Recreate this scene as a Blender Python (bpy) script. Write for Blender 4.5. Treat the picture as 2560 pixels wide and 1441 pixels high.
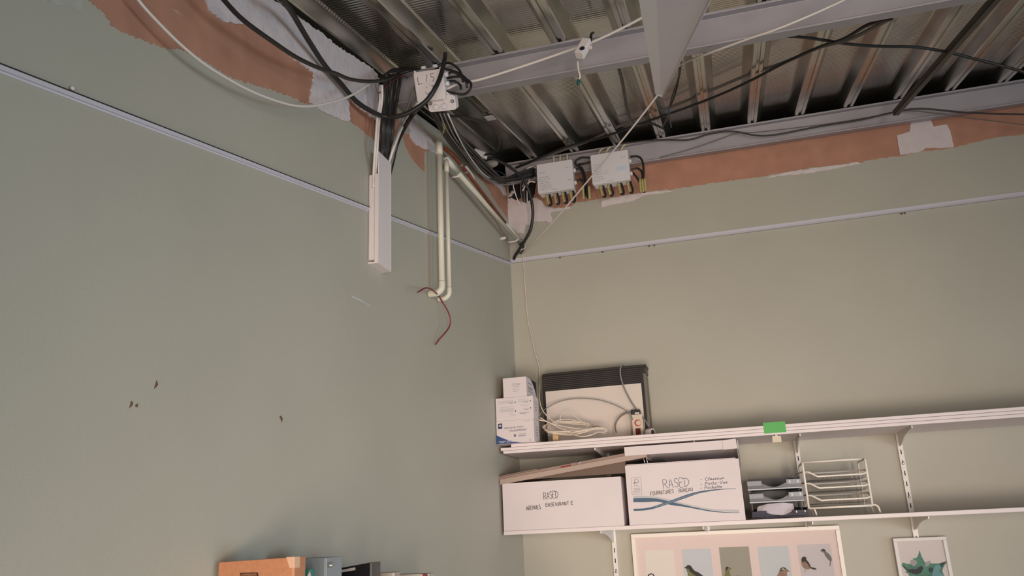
import bpy, bmesh, math, random
from mathutils import Vector, Matrix
random.seed(7)
for o in list(bpy.data.objects):
    bpy.data.objects.remove(o, do_unlink=True)
scene = bpy.context.scene
COL = scene.collection

# ------------------------------------------------------------------ camera, world, light, exposure
F_PX, CX_PX, CY_PX = 2046.0, 1280.0, 720.5          # focal length and centre in 2560x1441 pixels
RV = Vector((-0.28532, 0.26629, -0.08285))
R_CAM = Matrix.Rotation(RV.length, 3, RV.normalized()) @ Matrix(((1, 0, 0), (0, 0, -1), (0, 1, 0)))
CAM = Vector((1.0453, -3.9, 1.65))
SL = 0.20167                                         # slope of the roof, rising to the back wall
SC, SS, ST = math.cos(SL), math.sin(SL), math.tan(SL)
Z0 = 3.545                                           # height of the low flanges of the deck at the back wall

cd = bpy.data.cameras.new('camera')
cam = bpy.data.objects.new('camera', cd); COL.objects.link(cam)
cd.sensor_width = 36.0; cd.lens = F_PX * 36.0 / 2560.0
cd.clip_start = 0.02
rt = R_CAM.transposed()
rot = Matrix([[rt[i][0], -rt[i][1], -rt[i][2]] for i in range(3)])
cam.matrix_world = Matrix.Translation(CAM) @ rot.to_4x4()
scene.camera = cam

w = bpy.data.worlds.new('world'); scene.world = w; w.use_nodes = True
w.node_tree.nodes['Background'].inputs[0].default_value = (0.62, 0.70, 0.80, 1)
w.node_tree.nodes['Background'].inputs[1].default_value = 0.25

def area(name, loc, target, sx, sy, power, col, spread=180):
    l = bpy.data.lights.new(name, 'AREA'); l.shape = 'RECTANGLE'; l.size = sx; l.size_y = sy
    l.energy = power; l.color = col; l.spread = math.radians(spread)
    o = bpy.data.objects.new(name, l); COL.objects.link(o)
    o.location = loc
    o.rotation_euler = (Vector(target) - Vector(loc)).to_track_quat('-Z', 'Y').to_euler()
    return o
area('daylight_rear_window', (1.05, -5.34, 0.62), (0.55, 0, 1.75), 1.3, 0.95, 10.5, (1.0, 0.84, 0.68), 58)
area('added_narrow_fill', (2.12, -5.34, 1.25), (0.35, 0, 1.85), 0.36, 1.7, 10.5, (1.0, 0.85, 0.69), 60)  # added warm fill aimed at the corner; no such window is known
area('added_side_fill', (6.3, -3.3, 0.75), (0, -2.6, 1.45), 2.4, 1.2, 30, (0.60, 0.86, 1.0), 100)  # added cool fill for the left wall; its window is unseen
area('added_rear_right_fill', (4.0, -5.34, 1.35), (0.4, 0, 1.8), 1.9, 1.5, 19, (1.0, 0.93, 0.92), 95)  # added level fill reaching in under the shelf; its window is unseen

scene.view_settings.view_transform = 'Standard'
scene.view_settings.look = 'None'
scene.view_settings.exposure = 0.0
scene.view_settings.gamma = 1.0
scene.view_settings.use_curve_mapping = False

# ------------------------------------------------------------------ measuring helpers
def ray(u, v):
    return rt @ Vector(((u - CX_PX) / F_PX, (v - CY_PX) / F_PX, 1.0))
def plane(u, v, n, d):
    r = ray(u, v); n = Vector(n)
    return CAM + r * ((d - n.dot(CAM)) / n.dot(r))
def PY(u, v, y): return plane(u, v, (0, 1, 0), y)
def PX(u, v, x): return plane(u, v, (1, 0, 0), x)
def PZ(u, v, z): return plane(u, v, (0, 0, 1), z)
def PH(u, v, h): return plane(u, v, (0, -SS, SC), (Z0 * SC + h))
def RW(x, q, h): return Vector((x, q * SC - h * SS, Z0 + q * SS + h * SC))
def zm(x0, y0, s, L): return [(x0 + a / s, y0 + b / s) for a, b in L]

# ------------------------------------------------------------------ materials
def lin(c):
    return tuple(((x / 255.0) / 12.92 if x / 255.0 <= 0.04045 else ((x / 255.0 + 0.055) / 1.055) ** 2.4) for x in c)
MATS = {}
def mat(name, rgb, rough=0.6, metal=0.0, var=0.0, vscale=8.0, bump=0.0, bscale=60.0, spec=0.5, coat=0.0, emit=None, alpha=1.0):
    if name in MATS: return MATS[name]
    m = bpy.data.materials.new(name); m.use_nodes = True
    nt = m.node_tree; b = nt.nodes['Principled BSDF']
    c = lin(rgb)
    b.inputs['Base Color'].default_value = (*c, 1)
    b.inputs['Roughness'].default_value = rough
    b.inputs['Metallic'].default_value = metal
    b.inputs['Specular IOR Level'].default_value = spec
    b.inputs['Coat Weight'].default_value = coat
    b.inputs['Alpha'].default_value = alpha
    tc = nt.nodes.new('ShaderNodeTexCoord')
    if var > 0:
        n = nt.nodes.new('ShaderNodeTexNoise'); n.inputs['Scale'].default_value = vscale; n.inputs['Detail'].default_value = 5
        nt.links.new(tc.outputs['Object'], n.inputs['Vector'])
        r = nt.nodes.new('ShaderNodeValToRGB')
        r.color_ramp.elements[0].position = 0.3; r.color_ramp.elements[1].position = 0.7
        r.color_ramp.elements[0].color = (*[x * (1 - var) for x in c], 1)
        r.color_ramp.elements[1].color = (*[min(1, x * (1 + var)) for x in c], 1)
        nt.links.new(n.outputs['Fac'], r.inputs['Fac']); nt.links.new(r.outputs['Color'], b.inputs['Base Color'])
    if bump > 0:
        n2 = nt.nodes.new('ShaderNodeTexNoise'); n2.inputs['Scale'].default_value = bscale; n2.inputs['Detail'].default_value = 6
        nt.links.new(tc.outputs['Object'], n2.inputs['Vector'])
        bp = nt.nodes.new('ShaderNodeBump'); bp.inputs['Strength'].default_value = bump; bp.inputs['Distance'].default_value = 0.004
        nt.links.new(n2.outputs['Fac'], bp.inputs['Height']); nt.links.new(bp.outputs['Normal'], b.inputs['Normal'])
    MATS[name] = m
    return m

def deck_material():
    m = mat('galvanised_steel', (192, 190, 182), rough=0.20, metal=0.95, var=0.10, vscale=7)
    nt = m.node_tree; b = nt.nodes['Principled BSDF']
    tc = nt.nodes.new('ShaderNodeTexCoord')
    mp = nt.nodes.new('ShaderNodeMapping'); nt.links.new(tc.outputs['Object'], mp.inputs['Vector'])
    wv = nt.nodes.new('ShaderNodeTexWave'); wv.bands_direction = 'Y'; wv.wave_profile = 'SIN'
    wv.inputs['Scale'].default_value = 20.0; wv.inputs['Distortion'].default_value = 0.0
    nt.links.new(mp.outputs['Vector'], wv.inputs['Vector'])
    # embossing only on the raised flats
    sp = nt.nodes.new('ShaderNodeSeparateXYZ'); nt.links.new(tc.outputs['Object'], sp.inputs['Vector'])
    gt = nt.nodes.new('ShaderNodeMath'); gt.operation = 'GREATER_THAN'; gt.inputs[1].default_value = 0.044
    nt.links.new(sp.outputs['Z'], gt.inputs[0])
    ml = nt.nodes.new('ShaderNodeMath'); ml.operation = 'MULTIPLY'
    nt.links.new(wv.outputs['Fac'], ml.inputs[0]); nt.links.new(gt.outputs[0], ml.inputs[1])
    bp = nt.nodes.new('ShaderNodeBump'); bp.inputs['Strength'].default_value = 0.5; bp.inputs['Distance'].default_value = 0.0015
    nt.links.new(ml.outputs[0], bp.inputs['Height']); nt.links.new(bp.outputs['Normal'], b.inputs['Normal'])
    return m

def glass_material():
    m = bpy.data.materials.new('picture_glass'); m.use_nodes = True
    nt = m.node_tree; nt.nodes.clear()
    out = nt.nodes.new('ShaderNodeOutputMaterial'); mx = nt.nodes.new('ShaderNodeMixShader')
    tr = nt.nodes.new('ShaderNodeBsdfTransparent'); gl = nt.nodes.new('ShaderNodeBsdfGlossy'); gl.inputs['Roughness'].default_value = 0.02
    fr = nt.nodes.new('ShaderNodeFresnel'); fr.inputs['IOR'].default_value = 1.45
    nt.links.new(fr.outputs[0], mx.inputs[0]); nt.links.new(tr.outputs[0], mx.inputs[1]); nt.links.new(gl.outputs[0], mx.inputs[2])
    nt.links.new(mx.outputs[0], out.inputs[0])
    return m

M_WALL = mat('sage_wall_paint', (178, 173, 161), rough=0.55, var=0.035, vscale=2.2, bump=0.10, bscale=140)
M_ORANGE = mat('old_salmon_paint', (180, 130, 108), rough=0.7, var=0.12, vscale=11, bump=0.08, bscale=60)
M_PLASTER = mat('white_filler', (216, 203, 204), rough=0.85, var=0.05, vscale=20, bump=0.35, bscale=70)
M_FOAM = mat('white_foam_filler', (212, 200, 203), rough=0.9, var=0.07, vscale=25, bump=0.8, bscale=55)
M_TRIMW = mat('white_enamel_angle', (206, 202, 212), rough=0.4)
M_DECK = deck_material()
M_BEAM = mat('grey_primer_steel', (160, 154, 160), rough=0.42, metal=0.15, var=0.06, vscale=6)
M_DARKSTEEL = mat('dark_steel', (92, 84, 78), rough=0.55, metal=0.5, var=0.1)
M_WHITE = mat('white_plastic', (224, 214, 214), rough=0.4)
M_GREYW = mat('light_grey_plastic', (222, 216, 220), rough=0.4)
M_PVC = mat('cream_pvc', (216, 210, 194), rough=0.4, var=0.03)
M_SHELF = mat('white_melamine', (228, 215, 217), rough=0.4)
M_RAIL = mat('white_rail_enamel', (226, 220, 216), rough=0.35)
M_BLACK = mat('black_rubber', (34, 31, 31), rough=0.45)
M_BLACK2 = mat('charcoal_rubber', (52, 48, 48), rough=0.5)
M_GREYC = mat('grey_cable', (136, 132, 130), rough=0.5)
M_WHITEC = mat('white_cable', (224, 214, 210), rough=0.45)
M_CREAMC = mat('cream_cable', (222, 206, 192), rough=0.45)
M_RED = mat('red_cable', (128, 50, 54), rough=0.45)
M_YG = mat('yellow_green_wire', (176, 164, 110), rough=0.5, var=0.25, vscale=120)
M_CREAMT = mat('cream_tail', (206, 194, 146), rough=0.5)
M_BLUEC = mat('blue_wire', (60, 78, 96), rough=0.5)
M_COPPER = mat('rusty_copper', (136, 70, 46), rough=0.5, metal=0.35, var=0.3, vscale=30)
M_TEAL = mat('teal_plastic', (28, 82, 84), rough=0.4)
M_CARD = mat('white_card', (220, 207, 210), rough=0.65, var=0.02)
M_CARDSIDE = mat('kraft_card', (152, 128, 118), rough=0.8, var=0.07, vscale=14)
M_KRAFTDARK = mat('kraft_inside', (112, 92, 82), rough=0.85, var=0.06)
M_INK = mat('black_marker_ink', (40, 38, 46), rough=0.6)
M_INKBLUE = mat('blue_pen_ink', (60, 66, 92), rough=0.6)
M_PRINTGREY = mat('grey_print', (150, 146, 152), rough=0.6)
M_PRINTLIGHT = mat('pale_grey_print', (186, 184, 188), rough=0.6)
M_PRINTNAVY = mat('navy_print', (34, 48, 84), rough=0.5)
M_PRINTBLUE = mat('blue_print', (44, 76, 132), rough=0.5)
M_WAVE = mat('steel_blue_print', (70, 94, 118), rough=0.6)
M_WAVE2 = mat('pale_steel_print', (120, 138, 156), rough=0.6)
M_GRILLE = mat('black_grille', (26, 23, 24), rough=0.45)
M_HEATW = mat('heater_cream_enamel', (214, 200, 192), rough=0.4, var=0.02)
M_HEATS = mat('heater_brown_side', (116, 106, 96), rough=0.5)
M_GREEN = mat('green_paper', (96, 178, 98), rough=0.7)
M_BEIGE = mat('beige_paper', (216, 202, 182), rough=0.7)
M_SMOKE = mat('smoky_grey_plastic', (92, 94, 104), rough=0.25, spec=0.6)
M_TRAYG = mat('grey_tray_plastic', (140, 142, 150), rough=0.3)
M_NAVY = mat('navy_plastic', (24, 23, 52), rough=0.35, spec=0.25)
M_WIRE = mat('cream_coated_wire', (238, 228, 218), rough=0.35)
M_MESH = mat('grey_mesh_wire', (150, 142, 136), rough=0.5, metal=0.3)
M_PAPER = mat('crumpled_white_film', (206, 196, 206), rough=0.2, bump=0.9, bscale=25, coat=0.6)
M_FRAMEW = mat('white_lacquer_frame', (232, 222, 214), rough=0.4)
M_FRAMEG = mat('silver_white_frame', (212, 206, 206), rough=0.4)
M_MAT = mat('ivory_mount', (226, 209, 207), rough=0.75)
M_C1 = mat('card_pale', (226, 219, 215), rough=0.7); M_C2 = mat('card_ice_blue', (200, 203, 212), rough=0.7)
M_C3 = mat('card_stone_grey', (160, 156, 146), rough=0.7); M_C4 = mat('card_soft_blue', (196, 202, 208), rough=0.7)
M_C5 = mat('card_lilac_grey', (202, 196, 202), rough=0.7)
M_BIRD1 = mat('bird_charcoal', (52, 50, 50), rough=0.7, var=0.2, vscale=60); M_BIRD2 = mat('bird_olive', (122, 120, 78), rough=0.7, var=0.2, vscale=60)
M_BIRD3 = mat('bird_grey', (118, 112, 114), rough=0.7, var=0.15, vscale=60); M_BIRD4 = mat('bird_rosy_brown', (150, 122, 108), rough=0.7, var=0.15, vscale=60)
M_LEAF = mat('leaf_teal_green', (84, 132, 116), rough=0.7, var=0.28, vscale=28); M_LEAFD = mat('leaf_dark', (58, 62, 70), rough=0.7)
M_LEAFB = mat('leaf_blue', (112, 160, 170), rough=0.7, var=0.1, vscale=30)
M_LEAFP = mat('leaf_lilac', (172, 166, 172), rough=0.7, var=0.1, vscale=40)
M_ORBOOK = mat('orange_grained_cover', (182, 124, 90), rough=0.5, var=0.10, vscale=110, bump=0.2, bscale=200)
M_GREYBOOK = mat('blue_grey_cover', (128, 136, 142), rough=0.3)
M_TEALBOOK = mat('teal_cover', (38, 112, 106), rough=0.4)
M_BLKBOOK = mat('black_vinyl_cover', (18, 17, 22), rough=0.3)
M_PAGES = mat('paper_edges', (190, 182, 176), rough=0.8)
M_BROWNINK = mat('dark_brown_ink', (62, 28, 18), rough=0.6)
M_CHIP = mat('exposed_brown_board', (112, 84, 66), rough=0.85)
M_SCREW = mat('zinc_screw', (200, 196, 192), rough=0.3, metal=0.8)
M_FLOOR = mat('beige_vinyl_floor', (178, 162, 142), rough=0.5, var=0.05)
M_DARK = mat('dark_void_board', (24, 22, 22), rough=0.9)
M_OAK = mat('oak_laminate', (164, 132, 98), rough=0.5, var=0.08, vscale=6)
M_REDSW = mat('dark_red_switch', (92, 20, 22), rough=0.3)
M_REDB = mat('red_ring', (168, 62, 54), rough=0.4)
M_ADAPT = mat('ivory_adapter', (208, 190, 174), rough=0.45)
M_GLASS = glass_material()

# ------------------------------------------------------------------ mesh helpers
class MB:
    def __init__(self):
        self.v = []; self.f = []; self.sm = []
    def add(self, verts, faces, smooth=False):
        n = len(self.v); self.v += [Vector(p) for p in verts]
        for f in faces: self.f.append([i + n for i in f]); self.sm.append(smooth)
        return self
    def hexa(self, c):                                   # eight corners: bottom 0-3, top 4-7
        return self.add(c, [(0, 3, 2, 1), (4, 5, 6, 7), (0, 1, 5, 4), (1, 2, 6, 5), (2, 3, 7, 6), (3, 0, 4, 7)])
    def box(self, x0, x1, y0, y1, z0, z1):
        return self.hexa([(x0, y0, z0), (x1, y0, z0), (x1, y1, z0), (x0, y1, z0), (x0, y0, z1), (x1, y0, z1), (x1, y1, z1), (x0, y1, z1)])
    def obox(self, o, ex, ey, ez, a0, a1, b0, b1, c0, c1):
        P = lambda a, b, c: o + ex * a + ey * b + ez * c
        return self.hexa([P(a0, b0, c0), P(a1, b0, c0), P(a1, b1, c0), P(a0, b1, c0), P(a0, b0, c1), P(a1, b0, c1), P(a1, b1, c1), P(a0, b1, c1)])
    def rbox(self, o, ex, ey, ez, w, h, t, r, seg=3):    # rounded rectangle w x h in ex/ey about o, extruded t along ez
        pts = []
        for cx, cy, a0 in ((w / 2 - r, h / 2 - r, 0), (-w / 2 + r, h / 2 - r, 90), (-w / 2 + r, -h / 2 + r, 180), (w / 2 - r, -h / 2 + r, 270)):
            for k in range(seg + 1):
                a = math.radians(a0 + 90 * k / seg); pts.append((cx + r * math.cos(a), cy + r * math.sin(a)))
        return self.prism([o + ex * a + ey * b for a, b in pts], ez * t)
    def prism(self, pts, d, smooth=False):
        n = len(pts); d = Vector(d)
        vs = [Vector(p) for p in pts] + [Vector(p) + d for p in pts]
        fs = [tuple(range(n - 1, -1, -1)), tuple(range(n, 2 * n))] + [(i, (i + 1) % n, (i + 1) % n + n, i + n) for i in range(n)]
        return self.add(vs, fs, smooth)
    def tube(self, pts, r, seg=8, sub=4, caps=True, closed=False, r2=None):
        P = spline(pts, sub, closed) if sub > 1 else [Vector(p) for p in pts]
        n = len(P)
        t0 = (P[1] - P[0]).normalized()
        nrm = t0.orthogonal().normalized()
        rings = []; prev = t0
        for i in range(n):
            if closed: t = (P[(i + 1) % n] - P[i - 1]).normalized()
            else: t = (P[min(i + 1, n - 1)] - P[max(i - 1, 0)]).normalized()
            ax = prev.cross(t)
            if ax.length > 1e-6:
                nrm = Matrix.Rotation(prev.angle(t), 3, ax.normalized()) @ nrm
            prev = t
            nrm = (nrm - t * nrm.dot(t)).normalized()
            bn = t.cross(nrm)
            rr = r if r2 is None else r + (r2 - r) * i / (n - 1)
            rings.append([P[i] + (nrm * math.cos(2 * math.pi * k / seg) + bn * math.sin(2 * math.pi * k / seg)) * rr for k in range(seg)])
        vs = [p for rg in rings for p in rg]
        fs = []
        m = n if closed else n - 1
        for i in range(m):
            for k in range(seg):
                a = i * seg + k; b = i * seg + (k + 1) % seg; j = (i + 1) % n
                fs.append((a, b, j * seg + (k + 1) % seg, j * seg + k))
        self.add(vs, fs, True)
        if caps and not closed:
            n0 = len(self.v) - len(vs)
            self.f.append([n0 + k for k in range(seg - 1, -1, -1)]); self.sm.append(False)
            self.f.append([n0 + (n - 1) * seg + k for k in range(seg)]); self.sm.append(False)
        return self
    def cyl(self, a, b, r, seg=12, r2=None):
        return self.tube([a, b], r, seg, 1, True, False, r2)
    def sphere(self, c, rx, ry, rz, seg=12, rings=8):
        vs = [Vector(c) + Vector((0, 0, -rz))]
        for i in range(1, rings):
            a = -math.pi / 2 + math.pi * i / rings
            for k in range(seg):
                b = 2 * math.pi * k / seg
                vs.append(Vector(c) + Vector((rx * math.cos(a) * math.cos(b), ry * math.cos(a) * math.sin(b), rz * math.sin(a))))
        vs.append(Vector(c) + Vector((0, 0, rz))); L = len(vs) - 1
        fs = [(0, 1 + (k + 1) % seg, 1 + k) for k in range(seg)]
        for i in range(rings - 2):
            for k in range(seg):
                a = 1 + i * seg + k; b = 1 + i * seg + (k + 1) % seg
                fs.append((a, b, b + seg, a + seg))
        s = 1 + (rings - 2) * seg
        fs += [(s + k, s + (k + 1) % seg, L) for k in range(seg)]
        return self.add(vs, fs, True)

def spline(pts, sub=4, closed=False):
    P = [Vector(p) for p in pts]; n = len(P); out = []
    if n < 3 and not closed:
        return [P[0].lerp(P[1], i / sub) for i in range(sub + 1)]
    m = n if closed else n - 1
    for i in range(m):
        p1, p2 = P[i], P[(i + 1) % n]
        p0 = P[i - 1] if (i > 0 or closed) else p1 * 2 - p2
        p3 = P[(i + 2) % n] if (i + 2 < n or closed) else p2 * 2 - p1
        for k in range(sub):
            t = k / sub
            out.append(0.5 * ((2 * p1) + (p2 - p0) * t + (2 * p0 - 5 * p1 + 4 * p2 - p3) * t * t + (3 * p1 - p0 - 3 * p2 + p3) * t ** 3))
    if not closed: out.append(P[-1])
    return out

BASE = {}
def root_of(o):
    while o.parent: o = o.parent
    return o
def tag(o, label, cat, group=None):
    o['label'] = label; o['category'] = cat
    if group: o['group'] = group
    return o
def thing(name, label, cat, loc=(0, 0, 0), group=None):
    o = bpy.data.objects.new(name, None); COL.objects.link(o)
    o.empty_display_size = 0.05
    o.location = loc; BASE[o.name] = Vector(loc)
    return tag(o, label, cat, group)
def obj(name, mb, m, parent=None, bevel=0.0, label=None, seg=2):
    if parent is not None: base = BASE[root_of(parent).name]
    else:
        xs = [p.x for p in mb.v]; ys = [p.y for p in mb.v]; zs = [p.z for p in mb.v]
        base = Vector(((min(xs) + max(xs)) / 2, (min(ys) + max(ys)) / 2, min(zs)))
    me = bpy.data.meshes.new(name)
    me.from_pydata([tuple(p - base) for p in mb.v], [], mb.f); 
    me.polygons.foreach_set('use_smooth', mb.sm)
    me.materials.append(m)
    o = bpy.data.objects.new(name, me); COL.objects.link(o)
    bm = bmesh.new(); bm.from_mesh(me); bmesh.ops.recalc_face_normals(bm, faces=bm.faces); bm.to_mesh(me); bm.free()
    if parent is not None: o.parent = parent
    else: o.location = base; BASE[o.name] = base
    if bevel > 0:
        md = o.modifiers.new('bevel', 'BEVEL'); md.width = bevel; md.segments = seg; md.limit_method = 'ANGLE'; md.angle_limit = math.radians(40)
    if label: o['label'] = label
    return o
def struct(name, mb, m, parent=None, bevel=0.0):
    o = obj(name, mb, m, parent, bevel)
    if parent is None: o['kind'] = 'structure'
    return o
def cable(name, pts, r, m, label, cat='cable', group=None, sub=5, seg=8):
    o = obj(name, MB().tube(pts, r, seg, sub), m)
    return tag(o, label, cat, group)

def jag(px, step=9.0, amp=2.0, seed=1):
    rnd = random.Random(seed); out = []
    n = len(px)
    for i in range(n):
        a = px[i]; b = px[(i + 1) % n]
        d = math.hypot(b[0] - a[0], b[1] - a[1]); k = max(1, int(d / step))
        nx, ny = ((b[1] - a[1]) / (d + 1e-6), -(b[0] - a[0]) / (d + 1e-6))
        for j in range(k):
            t = j / k; q = rnd.uniform(-amp, amp) if j else rnd.uniform(-amp, amp) * 0.3
            out.append((a[0] + (b[0] - a[0]) * t + nx * q, a[1] + (b[1] - a[1]) * t + ny * q))
    return out
def patch(name, px, fn, nrm, t, m, parent, off=0.0, step=9, amp=2.0, seed=1, label=None):
    """a thin layer lying on a wall: outline measured in pixels, put onto the wall's own plane"""
    nrm = Vector(nrm)
    pts = [fn(u, v) + nrm * off for u, v in (jag(px, step, amp, seed) if amp > 0 else px)]
    o = obj(name, MB().prism(pts, nrm * t), m, parent)
    if label: o['label'] = label
    return o

# flat print on a face: local frame (o, ex, ez, n)
def ribbon(mb, pts2, o, ex, ez, n, w, off=0.0006):
    P = []
    for p in spline([Vector((a, b, 0)) for a, b in pts2], 4) if len(pts2) > 2 else [Vector((a, b, 0)) for a, b in pts2]: P.append(p)
    L = []; Rr = []
    for i, p in enumerate(P):
        t = (P[min(i + 1, len(P) - 1)] - P[max(i - 1, 0)])
        if t.length < 1e-9: t = Vector((1, 0, 0))
        t.normalize(); s = Vector((-t.y, t.x, 0)) * (w / 2)
        for lst, q in ((L, p + s), (Rr, p - s)): lst.append(o + ex * q.x + ez * q.y + n * off)
    k = len(P)
    mb.add(L + Rr, [(i, i + 1, k + i + 1, k + i) for i in range(k - 1)])
FONT = {
 'R': (.62, [[(0, 0), (.03, 1), (.42, .97), (.52, .75), (.36, .53), (.05, .5)], [(.2, .5), (.6, 0)]]),
 'A': (.66, [[(0, 0), (.3, 1), (.6, 0)], [(.1, .36), (.52, .38)]]),
 'S': (.58, [[(.5, .9), (.32, 1), (.08, .88), (.12, .62), (.42, .44), (.48, .16), (.25, 0), (0, .12)]]),
 'E': (.52, [[(.46, 1), (.02, .97), (0, .03), (.46, 0)], [(0, .52), (.38, .54)]]),
 'D': (.75, [[(.06, .95), (.04, .02)], [(-.3, .98), (.3, 1), (.62, .72), (.6, .4), (.3, .08), (-.02, .0)]]),
 'd': (.62, [[(.04, 1), (.02, 0), (.4, .12), (.52, .55), (.35, .92), (.02, 1)]]),
 'C': (.56, [[(.5, .88), (.28, 1), (.04, .7), (.05, .25), (.28, 0), (.52, .12)]]),
 'H': (.6, [[(0, 0), (.02, 1)], [(.5, 1), (.48, 0)], [(.0, .5), (.5, .52)]]),
 'I': (.2, [[(.06, 0), (.08, 1)]]),
 'V': (.56, [[(0, 1), (.24, 0), (.52, 1)]]),
 'N': (.62, [[(0, 0), (.02, 1), (.46, 0), (.5, 1)]]),
 'G': (.62, [[(.5, .88), (.26, 1), (.03, .6), (.2, .03), (.5, .1), (.52, .45), (.3, .45)]]),
 'T': (.56, [[(0, 1), (.54, 1)], [(.27, 1), (.25, 0)]]),
 'F': (.5, [[(.02, 0), (0, 1), (.46, 1)], [(0, .52), (.34, .54)]]),
 'O': (.62, [[(.26, 1), (.02, .6), (.14, .06), (.42, .06), (.54, .55), (.36, .97), (.24, 1)]]),
 'U': (.58, [[(0, 1), (.02, .2), (.24, 0), (.46, .2), (.5, 1)]]),
 'B': (.56, [[(0, 0), (.02, 1), (.38, .92), (.36, .6), (.05, .52), (.44, .44), (.46, .12), (0, 0)]]),
 'L': (.46, [[(.02, 1), (0, 0), (.4, .04)]]),
 'P': (.54, [[(0, -.1), (.02, 1), (.4, .95), (.42, .6), (.04, .48)]]),
 '1': (.28, [[(0, .8), (.14, 1), (.12, 0)]]), '5': (.5, [[(.44, 1), (.08, 1), (.04, .56), (.36, .54), (.42, .2), (.2, 0), (0, .1)]]),
 '-': (.5, [[(.06, .4), (.4, .44)]]), ' ': (.36, []), '.': (.2, [[(.05, 0), (.08, .05)]]),
 'l': (.26, [[(0, .1), (.18, .75), (.12, 1), (.06, .6), (.1, .05), (.26, .1)]]),
 'a': (.42, [[(.34, .5), (.14, .55), (.02, .25), (.14, .02), (.32, .4), (.34, .05), (.44, .1)]]),
 's': (.36, [[(0, .05), (.18, .55), (.28, .25), (.16, .0), (.04, .06), (.38, .1)]]),
 'e': (.38, [[(.02, .25), (.26, .38), (.2, .56), (.04, .35), (.1, .03), (.38, .14)]]),
 'u': (.46, [[(0, .5), (.04, .1), (.2, .04), (.32, .5), (.34, .06), (.46, .12)]]),
 'r': (.34, [[(0, .1), (.08, .55), (.28, .5), (.24, .1), (.36, .1)]]),
 'o': (.42, [[(.2, .55), (.02, .3), (.14, .03), (.32, .2), (.24, .52), (.42, .48)]]),
 't': (.3, [[(.1, .9), (.08, .1), (.26, .08)], [(-.02, .6), (.28, .62)]]),
 'h': (.46, [[(.02, 1), (.02, 0), (.14, .5), (.3, .48), (.32, .04), (.46, .1)]]),
 'c': (.36, [[(.3, .48), (.14, .55), (.02, .28), (.12, .03), (.36, .12)]]),
}
def hand(text, p0, p1, height, n, w, m, parent, name='handwriting', slant=0.0, label=None):
    """pen lettering on a face, from world point p0 to p1 (base line)"""
    n = Vector(n); ex = (p1 - p0); W = ex.length; ex.normalize(); ez = n.cross(ex).normalized()
    if ez.z < 0: ez = -ez
    tot = sum(FONT[c][0] + .12 for c in text); k = W / tot; x = 0; mb = MB()
    rnd = random.Random(len(text) + int(W * 1e4))
    for c in text:
        wd, st = FONT[c]
        dy = rnd.uniform(-.05, .05); hs = rnd.uniform(.92, 1.06)
        for s in st:
            ribbon(mb, [((x + a) * k + slant * b * height, (b * hs + dy) * height) for a, b in s], p0, ex, ez, n, w)
        x += wd + .12
    o = obj(name, mb, m, parent)
    if label: o['label'] = label
    return o
def squiggle(mb, p0, p1, height, n, w, seed):
    """tiny illegible pen line"""
    n = Vector(n); ex = (p1 - p0); W = ex.length; ex.normalize(); ez = n.cross(ex).normalized()
    if ez.z < 0: ez = -ez
    rnd = random.Random(seed); x = 0
    while x < W:
        seg = rnd.uniform(.5, 2.2) * height * 2.2
        pts = []; a = x
        while a < min(W, x + seg):
            pts.append((a, rnd.uniform(0, 1) * height)); a += height * rnd.uniform(.25, .5)
        if len(pts) > 2: ribbon(mb, pts, p0, ex, ez, n, w)
        x += seg + height * .7
def type_text(text, p0, p1, n, m, parent, name='lettering', height=None, sx=None):
    """printed lettering: built-in font turned to mesh, base line p0 -> p1"""
    cu = bpy.data.curves.new(name, 'FONT'); cu.body = text; cu.size = 1.0; cu.resolution_u = 2
    tmp = bpy.data.objects.new('tmp_text', cu); COL.objects.link(tmp)
    dg = bpy.context.evaluated_depsgraph_get(); dg.update()
    me = bpy.data.meshes.new_from_object(tmp.evaluated_get(dg))
    xs = [v.co.x for v in me.vertices]; ys = [v.co.y for v in me.vertices]
    n = Vector(n); ex = (p1 - p0); W = ex.length; ex.normalize(); ez = n.cross(ex).normalized()
    if ez.z < 0: ez = -ez
    k = W / (max(xs) - min(xs)); ky = (height / (max(ys) - min(ys))) if height else k
    mb = MB(); mb.add([p0 + ex * ((v.co.x - min(xs)) * k) + ez * (v.co.y * ky) + n * .0007 for v in me.vertices], [tuple(p.vertices) for p in me.polygons])
    bpy.data.objects.remove(tmp, do_unlink=True); bpy.data.meshes.remove(me); bpy.data.curves.remove(cu)
    return obj(name, mb, m, parent)
def flat(name, px, fn, n, m, parent, off=0.0006, label=None):
    n = Vector(n)
    o = obj(name, MB().add([fn(u, v) + n * off for u, v in px], [tuple(range(len(px)))]), m, parent)
    if label: o['label'] = label
    return o
X3, Y3, Z3 = Vector((1, 0, 0)), Vector((0, 1, 0)), Vector((0, 0, 1))
NB = Vector((0, -1, 0)); NL = Vector((1, 0, 0))

# ================================================================== THE SETTING
RX, RYB = 6.4, -5.4
floor = struct('floor', MB().box(-0.2, RX + .2, RYB - .2, 0.2, -0.1, 0.0), M_FLOOR)
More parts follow.
